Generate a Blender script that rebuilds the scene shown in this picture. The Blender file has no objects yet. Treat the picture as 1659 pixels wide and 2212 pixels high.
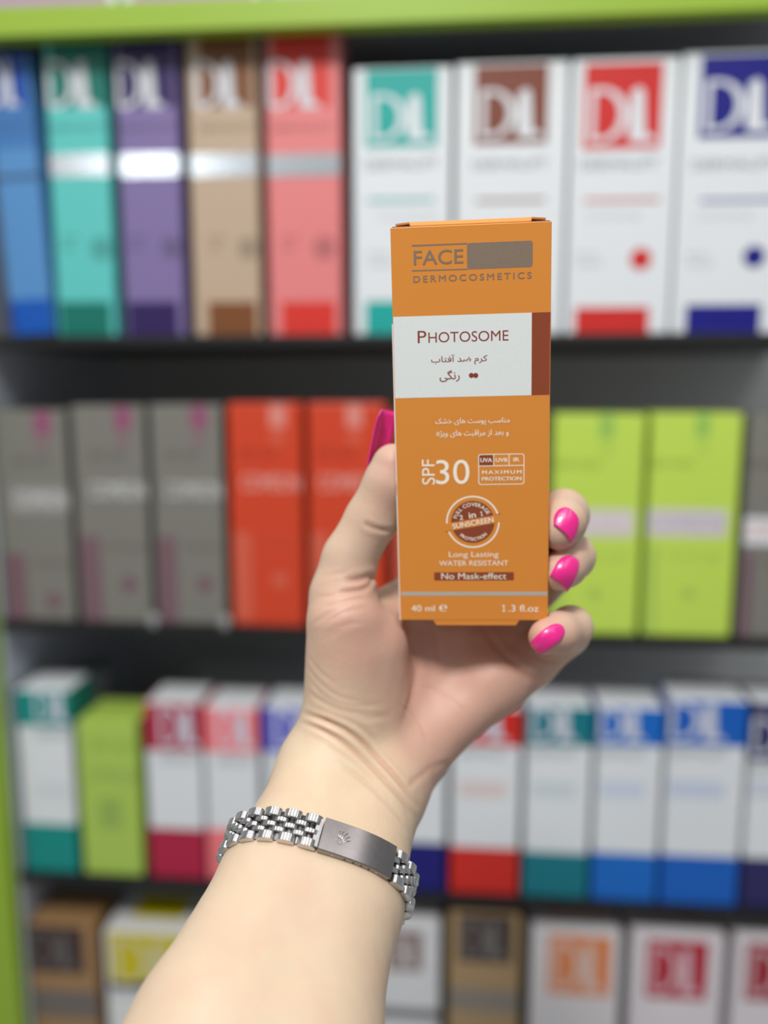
import bpy, bmesh, math, random
import numpy as np
from mathutils import Vector, Matrix

# ------------------------------------------------------------------ camera, world, light, exposure
W, H, F = 1659.0, 2212.0, 1850.0            # photograph frame and focal length in pixels
PITCH, YAW, ROLL = math.radians(8.8), math.radians(5.0), math.radians(0.0)
CAM = Vector((0.0, 0.0, 1.40))
sc = bpy.context.scene
COL = sc.collection
fw = Matrix.Rotation(YAW, 3, 'Z') @ Vector((0, math.cos(PITCH), -math.sin(PITCH)))
rt = Matrix.Rotation(YAW, 3, 'Z') @ Vector((1, 0, 0))
up = rt.cross(fw)
rt, up = (rt*math.cos(ROLL) + up*math.sin(ROLL)), (up*math.cos(ROLL) - rt*math.sin(ROLL))
camd = bpy.data.cameras.new('camera')
cam = bpy.data.objects.new('camera', camd); COL.objects.link(cam)
cam.matrix_world = Matrix(((rt.x, up.x, -fw.x, CAM.x), (rt.y, up.y, -fw.y, CAM.y), (rt.z, up.z, -fw.z, CAM.z), (0, 0, 0, 1)))
camd.sensor_fit = 'VERTICAL'; camd.sensor_height = 24.0; camd.lens = 24.0*F/H
camd.clip_start = 0.01; camd.clip_end = 20
camd.dof.use_dof = True; camd.dof.focus_distance = 0.265
camd.dof.aperture_fstop = camd.lens/9.4      # a 9.4 mm wide entrance pupil
sc.camera = cam
sc.view_settings.view_transform = 'Standard'; sc.view_settings.look = 'None'
sc.view_settings.gamma = 1; sc.view_settings.use_curve_mapping = False
sc.view_settings.exposure = 0.0
world = bpy.data.worlds.new('shop_ambient'); sc.world = world; world.use_nodes = True
world.node_tree.nodes['Background'].inputs[0].default_value = (0.93, 0.97, 1.0, 1)
world.node_tree.nodes['Background'].inputs[1].default_value = 0.27

def area(name, loc, target, size, power, color=(1, 1, 1), sy=None):
    l = bpy.data.lights.new(name, 'AREA'); l.energy = power; l.color = color
    l.shape = 'RECTANGLE'; l.size = size; l.size_y = sy or size
    o = bpy.data.objects.new(name, l); COL.objects.link(o); o.location = loc
    o.rotation_euler = (Vector(target)-Vector(loc)).to_track_quat('-Z', 'Y').to_euler()
    return o
area('ceiling_panel_light', (-0.14, -0.42, 2.50), (0.02, 0.3, 1.3), 0.24, 16.0, (1.0, 0.985, 0.96))
area('ceiling_panel_light', (0.9, -0.5, 2.6), (0.2, 0.5, 1.2), 0.6, 1.5, (0.97, 0.98, 1.0))
area('ceiling_panel_light', (-1.0, -0.6, 2.6), (-0.1, 0.5, 1.2), 0.6, 1.5, (0.97, 0.98, 1.0))

for x_ in (-0.80, -0.28, 0.22, 0.75):         # unseen strip lamps, added overhead to give the steel bracelet its reflections
    area('added_strip_light', (x_, 0.10, 2.55), (x_, 0.11, 1.0), 0.09, 2.2, (1.0, 0.99, 0.97), 1.1)
MM = 0.001
def cw(p):                                   # camera-frame millimetres (right, up, depth) -> world metres
    return CAM + (rt*p[0] + up*p[1] + fw*p[2])*MM
RC = np.array([[rt.x, up.x, fw.x], [rt.y, up.y, fw.y], [rt.z, up.z, fw.z]])
def cw_np(P): return (P*MM) @ RC.T + np.array(CAM)
def cp(px, py, Z):                           # a point of the photograph at depth Z mm
    return np.array([(px-W/2)/F*Z, -(py-H/2)/F*Z, Z])
_v = rt*((330-W/2)/F)+up*(-(357-H/2)/F)+fw; _h = CAM+_v*(0.64/_v.y); _r = Vector((_v.x, -_v.y, _v.z)).normalized()
area('aisle_spot_light', _h+_r*1.9, _h, 0.14, 1.0, (0.95, 0.98, 1.0))   # mirrored by the foil bands of the tall cartons
def at(px, py, Y):                           # where the sight line meets the vertical plane y = Y
    d = rt*((px-W/2)/F) + up*(-(py-H/2)/F) + fw
    return CAM + d*((Y-CAM.y)/d.y)

# ------------------------------------------------------------------ materials
def lin(c):
    r = []
    for v in c:
        v /= 255.0
        r.append(v/12.92 if v <= 0.04045 else ((v+0.055)/1.055)**2.4)
    return tuple(r)+(1.0,)
MATS = {}
def mat(name, rgb, rough=0.45, metal=0.0, grain=0.04, gscale=900, bump=0.0, spec=0.5, coat=0.0):
    key = (name, rgb)
    if key in MATS: return MATS[key]
    m = bpy.data.materials.new(name); m.use_nodes = True; nt = m.node_tree; N = nt.nodes; L = nt.links
    b = N['Principled BSDF']; c = lin(rgb)
    tc = N.new('ShaderNodeTexCoord'); nz = N.new('ShaderNodeTexNoise'); nz.inputs['Scale'].default_value = gscale
    nz.inputs['Detail'].default_value = 3
    L.new(tc.outputs['Object'], nz.inputs['Vector'])
    mx = N.new('ShaderNodeMix'); mx.data_type = 'RGBA'
    mx.inputs[6].default_value = tuple(v*(1-grain) for v in c[:3])+(1,); mx.inputs[7].default_value = tuple(min(1, v*(1+grain)) for v in c[:3])+(1,)
    L.new(nz.outputs['Fac'], mx.inputs[0]); L.new(mx.outputs[2], b.inputs['Base Color'])
    b.inputs['Roughness'].default_value = rough; b.inputs['Metallic'].default_value = metal
    b.inputs['Specular IOR Level'].default_value = spec; b.inputs['Coat Weight'].default_value = coat
    if bump:
        bp = N.new('ShaderNodeBump'); bp.inputs['Strength'].default_value = bump; bp.inputs['Distance'].default_value = 0.0002
        L.new(nz.outputs['Fac'], bp.inputs['Height']); L.new(bp.outputs[0], b.inputs['Normal'])
    MATS[key] = m
    return m

# ------------------------------------------------------------------ object helpers
def tag(o, label=None, cat=None, group=None, kind=None):
    if label: o['label'] = label
    if cat: o['category'] = cat
    if group: o['group'] = group
    if kind: o['kind'] = kind
    return o
def empty(name, loc, label, cat, group=None):
    o = bpy.data.objects.new(name, None); COL.objects.link(o); o.location = loc; o.empty_display_size = 0.02
    return tag(o, label, cat, group)
def link(name, me, m, parent=None, smooth=False):
    if m is not None:
        me.materials.clear(); me.materials.append(m)
    if smooth:
        me.shade_smooth()
    o = bpy.data.objects.new(name, me); COL.objects.link(o)
    if parent: o.parent = parent
    return o
def pydata(name, vs, fs, m, parent=None, smooth=False):
    me = bpy.data.meshes.new(name); me.from_pydata([tuple(v) for v in vs], [], fs); me.update()
    return link(name, me, m, parent, smooth)
def bevel_box(bm, lo, hi, bev=0.0, seg=2):
    r = bmesh.ops.create_cube(bm, size=1.0)
    for v in r['verts']:
        v.co = Vector(((lo[i]+hi[i])/2 + v.co[i]*(hi[i]-lo[i]) for i in range(3)))
    if bev:
        es = list({e for v in r['verts'] for e in v.link_edges})
        bmesh.ops.bevel(bm, geom=es, offset=bev, segments=seg, profile=0.5, affect='EDGES')
def box(name, lo, hi, m, parent=None, bev=0.0, seg=2):
    bm = bmesh.new(); bevel_box(bm, lo, hi, bev, seg)
    me = bpy.data.meshes.new(name); bm.to_mesh(me); bm.free()
    return link(name, me, m, parent)
def prism(pts, d0, d1):
    """polygon (x, z) extruded along y from d0 to d1"""
    n = len(pts)
    vs = [(x, d0, z) for x, z in pts]+[(x, d1, z) for x, z in pts]
    fs = [list(range(n)), list(range(2*n-1, n-1, -1))]+[[i, i+n, (i+1) % n+n, (i+1) % n] for i in range(n)]
    return vs, fs
def merge(lst):
    V, Fc = [], []
    for vs, fs in lst:
        k = len(V); V += list(vs); Fc += [[i+k for i in f] for f in fs]
    return V, Fc
_tc = {}
ONE = [(0.20, 0.0), (0.52, 0.0), (0.52, 0.07), (0.41, 0.07), (0.41, 0.72), (0.345, 0.72), (0.30, 0.66), (0.20, 0.635), (0.20, 0.575), (0.32, 0.575), (0.32, 0.07), (0.20, 0.07)]
def text_geo(body, bold=0.0, spacing=1.0):
    """flat lettering outline as (verts (x,y), tri/ngon faces), normalised to its own bounds"""
    key = (body, bold, spacing)
    if key in _tc: return _tc[key]
    c = bpy.data.curves.new('lettering', 'FONT'); c.body = body; c.size = 1.0; c.resolution_u = 5
    c.space_character = spacing; c.dimensions = '2D'; arab = any(ord(q) > 0x600 and ord(q) != 0x212e for q in body); c.fill_mode = 'NONE' if arab else 'FRONT'
    o = bpy.data.objects.new('lettering', c); COL.objects.link(o)
    dg = bpy.context.evaluated_depsgraph_get()
    me = bpy.data.meshes.new_from_object(o.evaluated_get(dg))
    vs = np.array([v.co[:2] for v in me.vertices]); fs = [list(p.vertices) for p in me.polygons]
    if arab:                                  # joined letters overlap: fill every outline on its own
        nx = {}
        for e in me.edges:
            for p, q in (e.vertices, reversed(e.vertices)): nx.setdefault(p, []).append(q)
        seen = set(); loops = []
        for st in sorted(nx):
            if st in seen: continue
            lp = [st]; seen.add(st); cur = st
            while True:
                q = [k for k in nx[cur] if k not in seen]
                if not q: break
                cur = min(q, key=lambda k: abs(k-cur)) if len(lp) > 1 else min(q); seen.add(cur); lp.append(cur)
            if len(lp) > 2: loops.append(lp)
        def sarea(lp): a = vs[lp]; b2 = np.roll(a, -1, 0); return (a[:, 0]*b2[:, 1]-a[:, 1]*b2[:, 0]).sum()/2
        def inside(pt, lp):
            a = vs[lp]; b2 = np.roll(a, -1, 0); cr = (a[:, 1] > pt[1]) != (b2[:, 1] > pt[1])
            xx = a[:, 0]+(pt[1]-a[:, 1])*(b2[:, 0]-a[:, 0])/np.where(b2[:, 1] == a[:, 1], 1e-9, b2[:, 1]-a[:, 1]); return (cr & (pt[0] < xx)).sum() % 2 == 1
        sg = np.sign(sum(np.sign(sarea(l))*abs(sarea(l)) for l in loops)) or 1
        from mathutils.geometry import tessellate_polygon
        outers = [l for l in loops if sarea(l)*sg > 0]; holes = [l for l in loops if sarea(l)*sg < 0]
        nv, nf = [], []
        for l in outers:
            hs = [h_ for h_ in holes if inside(vs[h_[0]], l)]
            polys = [[Vector((vs[i][0], vs[i][1], 0)) for i in q] for q in [l]+hs]; flat = [p for q in polys for p in q]; k = len(nv)
            nv += [(p.x, p.y) for p in flat]; nf += [[i+k for i in t] for t in tessellate_polygon(polys)]
        vs = np.array(nv); fs = nf
    bpy.data.objects.remove(o); bpy.data.curves.remove(c); bpy.data.meshes.remove(me)
    vs = np.column_stack([vs, np.zeros(len(vs))])
    if bold > 0:
        n = len(vs); sh = [(-bold, 0, 1), (bold, 0, 2), (0, bold*0.6, 3), (0, -bold*0.6, 4)]
        fs = fs+[[i+n*(k+1) for i in f] for k in range(4) for f in fs]
        vs = np.concatenate([vs]+[vs+np.array(q) for q in sh])
    if body.startswith('1'):                 # a figure one with flag and foot
        a = np.column_stack([np.array(ONE), np.zeros(len(ONE))]); rest = vs[:, 0] > 0.30 if len(body) > 1 else np.zeros(len(vs), bool)
        ids_ = np.full(len(vs), -1); ids_[rest] = np.arange(rest.sum())
        fs = [[int(ids_[i])+len(a) for i in f] for f in fs if all(ids_[i] >= 0 for i in f)]+[list(range(len(a)))]
        vs = np.concatenate([a, vs[rest]+np.array([0.22, 0, 0])])
    lo = vs.min(0); hi = vs.max(0); lo[2] = 0
    _tc[key] = ((vs-lo), fs, hi-lo)
    return _tc[key]

# Persian letters in their joined forms: isolated, final, initial, medial
FA = {'ک': (0xFB8E, 4), 'ر': (0xFEAD, 2), 'م': (0xFEE1, 4), 'ض': (0xFEBD, 4), 'د': (0xFEA9, 2), 'آ': (0xFE81, 2), 'ف': (0xFED1, 4),
      'ت': (0xFE95, 4), 'ا': (0xFE8D, 2), 'ب': (0xFE8F, 4), 'ن': (0xFEE5, 4), 'گ': (0xFB92, 4), 'ی': (0xFBFC, 4), 'س': (0xFEB1, 4),
      'و': (0xFEED, 2), 'پ': (0xFB56, 4), 'ه': (0xFEE9, 4), 'خ': (0xFEA5, 4), 'ش': (0xFEB5, 4), 'ع': (0xFEC9, 4), 'ز': (0xFEAF, 2),
      'ق': (0xFED5, 4), 'ژ': (0xFB8A, 2)}
def persian(s):
    out = []
    for i, ch in enumerate(s):
        if ch not in FA: out.append(ch); continue
        prev = i > 0 and s[i-1] in FA and FA[s[i-1]][1] == 4
        nxt = i+1 < len(s) and s[i+1] in FA and FA[ch][1] == 4
        k = (3 if nxt else 1) if prev else (2 if nxt else 0)
        out.append('\u0665' if ch == 'ه' and k == 0 else chr(FA[ch][0]+k))   # a lone heh is one closed loop
    return ''.join(reversed(out))

# ------------------------------------------------------------------ the shelving and what stands on it
YF = 0.64                                     # front plane of the displayed cartons
black = mat('matt_black_laminate', (16, 16, 17), 0.6)
green = mat('lime_green_laminate', (146, 178, 52), 0.38)
pale = mat('pale_grey_laminate', (190, 196, 208), 0.4)
zs = [at(300, 726, YF).z, at(300, 1345, YF).z, at(600, 1908, YF).z, at(829, 2330, YF).z]     # shelf surfaces, top to bottom
z_top = at(829, 42, YF-0.022).z
xl = at(47, 1500, YF+0.02).x
xg = at(28, 2000, YF-0.016).x
xr = at(1900, 1200, YF).x
back = YF+0.30
unit = empty('shelving_unit', (xl, YF, zs[3]), 'black shelving unit with lime green front edges behind the hand', 'shelving')
def upart(name, lo, hi, m, bev=0.0006):
    c = unit.location
    return box(name, [lo[i]-c[i] for i in range(3)], [hi[i]-c[i] for i in range(3)], m, unit, bev)
for i, z in enumerate(zs):
    upart('shelf_board', (xl, YF-0.004, z-0.008), (xr, back, z), black)
upart('shelf_board', (xl-0.02, YF-0.006, z_top+0.0055), (xr, back, z_top+0.0165), mat('dark_grey_laminate', (130, 132, 136), 0.5))
o = upart('fascia', (xl-0.10, YF-0.022, z_top-0.002), (xr, YF-0.006, z_top+0.0175), green); o['label'] = 'lime green front edge of the top shelf'
upart('back_panel', (xl, back, zs[3]-0.03), (xr, back+0.012, z_top+0.30), mat('charcoal_back_panel', (46, 46, 46), 0.7))
o = upart('side_panel', (min(xg, xl-0.006), YF-0.002, zs[3]-0.03), (xl, back, z_top), pale); o['label'] = 'pale grey side panel'
o = upart('front_edge', (xg-0.03, YF-0.016, zs[3]-0.03), (xg, YF-0.002, z_top-0.0025), green); o['label'] = 'lime green upright edge'

# the logo: a tall letter D with an L whose thick stem tapers to a foot
def logo_geo(x0, z0, x1, z1, d0, d1):
    w, h = x1-x0, z1-z0
    def P(pts): return [(x0+u*w, z0+v*h) for u, v in pts]
    out = []
    n = 14
    o_ = [(0.0, 0.02), (0.0, 0.98), (0.16, 1.0)]+[(0.16+0.42*math.sin(a), 0.5+0.5*math.cos(a)) for a in [math.pi*k/n for k in range(1, n)]]+[(0.16, 0.0)]
    i_ = [(0.09, 0.10), (0.09, 0.90), (0.18, 0.91)]+[(0.18+0.27*math.sin(a), 0.5+0.41*math.cos(a)) for a in [math.pi*k/n for k in range(1, n)]]+[(0.18, 0.09)]
    for k in range(len(o_)):
        j = (k+1) % len(o_)
        out.append(prism(P([o_[k], o_[j], i_[j], i_[k]]), d0, d1))
    out.append(prism(P([(0.60, 0.06), (0.62, 0.92), (0.74, 1.0), (0.80, 0.92), (0.84, 0.14), (0.98, 0.10), (1.0, 0.0), (0.62, 0.0)]), d0, d1))
    return merge(out)

def flat_text(body, x0, z0, x1, z1, d0, d1, bold=0.0, spacing=1.0):
    vs, fs, sz = text_geo(body, bold, spacing)
    X = x0+vs[:, 0]/sz[0]*(x1-x0); Z = z0+vs[:, 1]/sz[1]*(z1-z0)
    return [(X[i], d0-vs[i, 2]*1e-5, Z[i]) for i in range(len(X))], fs

def carton(label, z0, xb, ytop, body, group, prints=(), depth=0.045, Y=YF, lean=0.0, name='carton', wxm=None, side=None, gap=0.0008):
    """xb: left and right pixel columns of the front at its foot; ytop: pixel row of its top edge"""
    zpx = 0
    # foot row of the shelf at this column
    def foot(px):
        lo, hi = 0.0, 2700.0
        for _ in range(40):
            m_ = (lo+hi)/2
            if at(px, m_, Y).z > z0: lo = m_
            else: hi = m_
        return lo
    fl, fr = foot(xb[0]), foot(xb[1])
    xa, xc = at(xb[0], fl, Y).x+gap/2, at(xb[1], fr, Y).x-gap/2
    if z0 < z_top and xa < xl+0.0012 and not lean: sh_ = xl+0.0012-xa; xa += sh_; xc += sh_ if Y > YF else 0
    zt = at((xb[0]+xb[1])/2, ytop, Y).z
    cx = (xa+xc)/2; hgt = zt-z0
    root = empty(name, (cx, Y, z0+(0.0013 if lean else 0.0002)), label, 'box', group)
    root.rotation_euler = (0, lean, 0)
    bod = box('body', (xa-cx, 0.0, 0.0), (xc-cx, depth, hgt), mat('printed_card', body, 0.38), root, 0.0009, 2)
    def uv(px, py):
        p = at(px, py, Y); return p.x-cx, p.z-z0
    k = 0
    for pr in prints:
        kind, r, col = pr[0], pr[1], pr[2]
        (a, b), (c, d) = uv(r[0], r[3]), uv(r[2], r[1])
        k += 1; t = -0.00012*(1+pr[3] if len(pr) > 3 and isinstance(pr[3], int) else 1)
        hw = (xc-xa)/2
        a = max(a, -hw+0.0004); c = min(c, hw-0.0004); b = max(b, 0.0004); d = min(d, hgt-0.0006)
        if c-a < 0.0005 or d-b < 0.0003: continue
        if kind == 'panel':
            vs, fs = prism([(a, b), (c, b), (c, d), (a, d)], t, 0.0); nm = 'printed_panel'
        elif kind == 'foil':
            vs, fs = prism([(a, b), (c, b), (c, d), (a, d)], t, 0.0); nm = 'foil_band'
        elif kind == 'logo':
            vs, fs = logo_geo(a, b, c, d, t, 0.0); nm = 'logo'
        elif kind == 'dot':
            q = (c-a)/2; vs, fs = prism([((a+c)/2+q*math.cos(u), (b+d)/2+q*math.sin(u)) for u in [2*math.pi*j/20 for j in range(20)]], t, 0.0); nm = 'printed_dot'
        elif kind == 'text':
            vs, fs = flat_text(pr[4], a, b, c, d, t, 0.0, 0.01); nm = 'lettering'
        if kind == 'wrap':
            e_ = 0.0001
            ring_ = [(-hw-e_, -e_), (hw+e_, -e_), (hw+e_, depth+e_), (-hw-e_, depth+e_)]
            vs = [(x, y, b) for x, y in ring_]+[(x, y, d) for x, y in ring_]
            fs = [[i, (i+1) % 4, (i+1) % 4+4, i+4] for i in range(4)]; nm = 'printed_panel'
        m = mat('silver_foil', col, 0.24, 0.85) if kind == 'foil' else mat('print_ink', col, 0.4)
        pydata(nm, vs, fs, m, root)
    return root, (xa-cx, xc-cx, hgt, cx, z0)
def top_panel(root, geo, fx0, fx1, fy0, fy1, col, depth=0.045):
    a, c, h = geo[:3]
    x0 = a+(c-a)*fx0; x1 = a+(c-a)*fx1
    box('printed_panel', (x0, depth*fy0, h-0.0002), (x1, depth*fy1, h+0.0002), mat('print_ink', col, 0.4), root)
def flap_line(root, geo, depth=0.045):
    a, c, h = geo[:3]
    box('tuck_flap', (a+0.002, 0.001, h-0.0002), (c-0.002, depth-0.002, h+0.0005), root.children[0].data.materials[0], root, 0.0002)

WH = (226, 230, 233)
GT = 'tall coloured cartons at the left of the top row'
def tall(label, xb, ytop, body, dark, px, dot, foil=(226, 232, 236), lean=0.0, extra=()):
    w0, w1 = px
    pr = [('panel', (w0, ytop-8, w1, 234), dark), ('logo', (w0-12, 128, w1-22, 236), (212, 214, 220), 1),
          ('text', (w0-6, 268, w1+8, 284), tuple(int(v*0.72) for v in body), 1, 'DERMALIFT'),
          ('panel', (w0+18, 652, w1+12, 730), dark)]
    if foil: pr.append(('foil', (xb[0]-60, 330, xb[1]+20, 384), foil, 2))
    if dot: pr += [('dot', dot, tuple(int(v*0.82) for v in body), 1), ('text', (w0+16, 508, w0+52, 520), tuple(int(v*0.8) for v in body), 1, 'whitening'),
                   ('text', (w0+16, 530, w0+44, 540), tuple(int(v*0.8) for v in body), 1, 'cream')]
    pr += list(extra)
    return carton(label, zs[0], xb, ytop, body, GT, pr, 0.045, lean=lean)
z = 0
tall('bright blue tall carton leaning at the far left of the top row', (26, 118), 118, (84, 140, 196), (0, 66, 160), (-30, 74), None, None, math.radians(-2.2),
     extra=[('panel', (-60, 230, 108, 325), (62, 116, 178)), ('panel', (10, 380, 108, 392), (58, 78, 108), 1), ('panel', (40, 650, 118, 730), (0, 84, 178), 1)])
tall('teal green tall carton with a silver band', (128, 254), 92, (92, 196, 190), (0, 112, 98), (116, 226), (196, 512, 246, 562), extra=[('panel', (60, 60, 300, 325), (66, 172, 162), -1)] if 0 else ())
tall('purple tall carton with a silver band', (274, 402), 78, (126, 110, 160), (42, 20, 86), (262, 372), (348, 508, 400, 562))
tall('light brown tall carton with a silver band', (422, 566), 70, (190, 166, 142), (122, 72, 32), (434, 542), (514, 510, 566, 562))
tall('coral red tall carton with a silver band', (584, 740), 62, (226, 130, 130), (216, 50, 38), (592, 712), (676, 510, 726, 560))

GW = 'white cartons with coloured logo squares in the top row'
def white(label, xb, ytop, col, sq, dot, base, tx):
    pr = [('panel', sq, col), ('logo', (sq[0]+12, sq[1]+52, sq[2]-12, sq[3]-14), (222, 226, 230), 1),
          ('text', (tx[0], 342, tx[1], 368), (150, 156, 162), 1, 'DERMALIFT'),
          ('panel', (xb[0]-30, 424, xb[1]+30, 428), (150, 158, 164)), ('panel', (sq[0]+4, 428, sq[2]-8, 438), tuple(int(v*0.6+70) for v in col), 1),
          ('panel', base, col)]
    if dot: pr += [('dot', dot, col, 1), ('text', (base[0]+4, 546, base[0]+50, 556), (160, 164, 170), 1, 'day cream'),
                   ('text', (base[0]+4, 566, base[0]+60, 576), (160, 164, 170), 1, 'moisturizing'), ('text', (base[0]+26, 462, base[2]-20, 474), (186, 190, 196), 1, 'hydrating')]
    return carton(label, zs[0], xb, ytop, WH, GW, pr, 0.06, gap=0.0)
white('white carton with a turquoise logo square', (766, 970), 146, (20, 166, 158), (790, 148, 946, 320), (900, 530, 950, 580), (790, 650, 960, 740), (788, 948))
white('white carton with a brown logo square', (980, 1212), 134, (124, 62, 42), (1024, 138, 1186, 314), None, (1010, 650, 1180, 740), (1020, 1184))
white('white carton with a scarlet logo square, red dot and red foot', (1220, 1442), 126, (206, 42, 38), (1258, 134, 1434, 324), (1360, 536, 1408, 584), (1240, 664, 1402, 740), (1252, 1424))
white('white carton with a navy logo square, navy dot and navy foot', (1449, 1690), 112, (20, 20, 128), (1508, 116, 1690, 300), (1604, 530, 1654, 580), (1478, 658, 1644, 740), (1494, 1680))
# what stands on the top board above the green edge
for lab, a_, b_, c_ in (('white carton above the green shelf edge at the left', -120, 250, (228, 228, 232)), ('pale grey carton above the green shelf edge', 262, 560, (214, 214, 222))):
    x0, x1 = at(a_, 10, YF).x, at(b_, 10, YF).x
    r = empty('carton', ((x0+x1)/2, YF+0.001, z_top+0.0167), lab, 'box', 'cartons on the top board')
    box('body', (-(x1-x0)/2, 0, 0), ((x1-x0)/2, 0.05, 0.14), mat('printed_card', c_, 0.38), r, 0.0009)
    box('printed_panel', (-(x1-x0)/2+0.008, -0.0002, 0.001), ((x1-x0)/2-0.006, 0, 0.02), mat('print_ink', (176, 140, 176), 0.4), r)

# second row
GG = 'grey cartons with a pale name label'
def comeon(label, xb, ytop, body, group, mark, markc, labc, textc, yt, low, lowc, dotc, Yf=YF):
    w = xb[1]-xb[0]
    pr = [('panel', (mark, ytop-4, mark+34, ytop+52), markc), ('dot', (mark+2, ytop+60, mark+32, ytop+90), tuple(int(a*0.35+b*0.65) for a, b in zip(markc, body))),
          ('text', (xb[0]+16, ytop+92, xb[0]+w*0.6, ytop+116), tuple(int(v*0.86) for v in body), 1, 'skin care'),
          ('text', (xb[0]+20, yt, xb[1]-12, yt+34), textc, 2, 'COMEON')]
    if labc: pr.append(('panel', (xb[0]+10, yt-10, xb[1]-6, yt+46), labc))
    pr += [('panel', (xb[0]+8, low, xb[0]+40, low+190), lowc), ('dot', (xb[0]+86, low+86, xb[0]+120, low+120), lowc),
           ('text', (xb[0]+60, low+10, xb[1]-20, low+34), tuple(int(a*0.5+b*0.5) for a, b in zip(lowc, body)), 1, 'facial gel')]
    return carton(label, zs[1], xb, ytop, body, group, pr, 0.05, Y=Yf, gap=0.0022)
gr = (126, 124, 116); pk = (146, 82, 112); pl = (120, 92, 100)
comeon('grey carton at the left end of the second row', (14, 166), 888, gr, GG, 74, pk, (146, 144, 140), (206, 204, 204), 1062, 1196, pl, pl)
comeon('grey carton second from the left in the second row', (176, 332), 878, gr, GG, 248, pk, None, (212, 212, 208), 1042, 1160, pl, pl)
comeon('grey carton touching the left side of the orange-red pair', (340, 492), 876, gr, GG, 412, pk, None, (206, 206, 202), 1042, 1160, pl, pl)
GO = 'orange-red cartons in the second row'
orr = (212, 68, 36)
comeon('orange-red carton beside the grey cartons', (502, 660), 872, orr, GO, 582, (224, 140, 128), None, (236, 170, 158), 1026, 1150, (214, 96, 72), orr)
comeon('orange-red carton directly left of the thumb', (668, 834), 872, orr, GO, 748, (224, 140, 128), None, (236, 170, 158), 1026, 1150, (214, 96, 72), orr)
comeon('orange-red carton mostly hidden behind the held box and fingers', (846, 1004), 892, (205, 64, 36), GO, 930, (224, 140, 128), None, (236, 170, 158), 1040, 1150, (214, 96, 72), orr)
GL = 'lime green cartons in the second row'
lime = (194, 222, 88)
comeon('lime green carton directly right of the fingertips', (1182, 1376), 896, lime, GL, 1294, (150, 196, 90), (214, 206, 204), (232, 214, 222), 1112, 1180, (174, 204, 88), lime)
comeon('second lime green carton from the fingertips, beside the white-labelled grey one', (1384, 1578), 894, lime, GL, 1502, (150, 196, 90), (214, 206, 208), (196, 186, 206), 1112, 1180, (174, 204, 88), lime)
comeon('grey carton with bright white label right of the lime green pair', (1588, 1740), 896, gr, GG, 1690, pk, (228, 232, 236), (226, 176, 170), 1130, 1196, (116, 84, 98), pl)
# price rail pegs in front of the second row
for px_, lab in ((330, 'small clear plastic shelf clip under the grey cartons, left one'), (485, 'small clear plastic shelf clip between the grey and orange-red cartons')):
    p = at(px_, 1322, YF-0.006)
    bm = bmesh.new(); bmesh.ops.create_uvsphere(bm, u_segments=16, v_segments=10, radius=0.005)
    for v in bm.verts: v.co.y *= 0.35
    bmesh.ops.create_cube(bm, size=0.004, matrix=Matrix.Translation((0, 0.001, -0.005)))
    me = bpy.data.meshes.new('shelf_clip'); bm.to_mesh(me); bm.free()
    o = link('shelf_clip', me, mat('frosted_plastic', (150, 152, 150), 0.3), None, True); o.location = (p.x, p.y, zs[1]+0.0045)
    tag(o, lab, 'shelf clip', 'clips on the second shelf')

# third row
G3 = 'white cartons with coloured heads and feet in the third row'
def third(label, xb, ytop, col, ysq, ybase, body=WH, mark=None, txt=True, depth=0.045, backrow=None, backlab=None, dy=0.0, full=False):
    pr = [('wrap', (xb[0]-60, ytop-6, xb[1]+60, ysq), col), ('logo', (xb[0]+20, ysq-88, xb[1]-18, ysq-8), (206, 210, 222), 1),
          ('wrap', (xb[0]-60, ybase, xb[1]+60, 1990), col)]
    if mark: pr.append(('panel', (xb[0]+20, 1690, xb[1]-24, 1722), mark))
    if txt: pr += [('text', (xb[0]+18, ysq+12, xb[1]-18, ysq+30), (170, 176, 182), 1, 'DERMALIFT')]
    r, g = carton(label, zs[2], xb, ytop, body, G3, pr, depth, Y=YF+dy, gap=0.002)
    top_panel(r, g, *((0.02, 0.98, 0.02, 0.98) if full else (0.2, 0.8, 0.35, 0.98)), col, depth); flap_line(r, g, depth)
    if backlab:
        # the one standing behind it, seen over its top
        r2, g2 = carton(backlab, zs[2], (xb[0]+14, xb[1]-6), ytop-6, body, 'cartons of the second line on the third shelf', [], 0.045, Y=YF+0.056+dy, gap=0.002)
        top_panel(r2, g2, 0.15, 0.85, 0.3, 0.98, col); flap_line(r2, g2)
        a, c, h = g2[:3]
        pydata('printed_panel', *prism([(a+0.0004, h*0.72), (c-0.0004, h*0.72), (c-0.0004, h-0.0006), (a+0.0004, h-0.0006)], -0.00012, 0.0), mat('print_ink', col, 0.4), r2)
    return r
third('white carton with teal head and teal foot, leftmost of the third row', (58, 172), 1492, (4, 140, 134), 1566, 1786, backlab='teal and white carton behind the leftmost one of the third row', mark=(214, 222, 226))
lr, lg = carton('plain lime green carton between white cartons in the third row', zs[2], (182, 312), 1560, (172, 202, 88), 'plain lime cartons in the third row',
       [('text', (196, 1600, 292, 1616), (150, 178, 80), 1, 'skin care'), ('text', (194, 1660, 296, 1690), (156, 182, 92), 1, 'purifying gel'), ('panel', (216, 1726, 262, 1790), (150, 180, 86))], 0.05, gap=0.002)
flap_line(lr, lg, 0.05)
third('white carton with a crimson head and crimson foot in the third row', (326, 446), 1520, (176, 26, 66), 1618, 1796, full=True, backlab='crimson-topped carton behind the front line on the third shelf')
third('white carton with a salmon pink head and salmon foot in the third row', (450, 566), 1530, (246, 124, 130), 1622, 1798, full=True, backlab='salmon-topped carton behind the front line on the third shelf')
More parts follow.
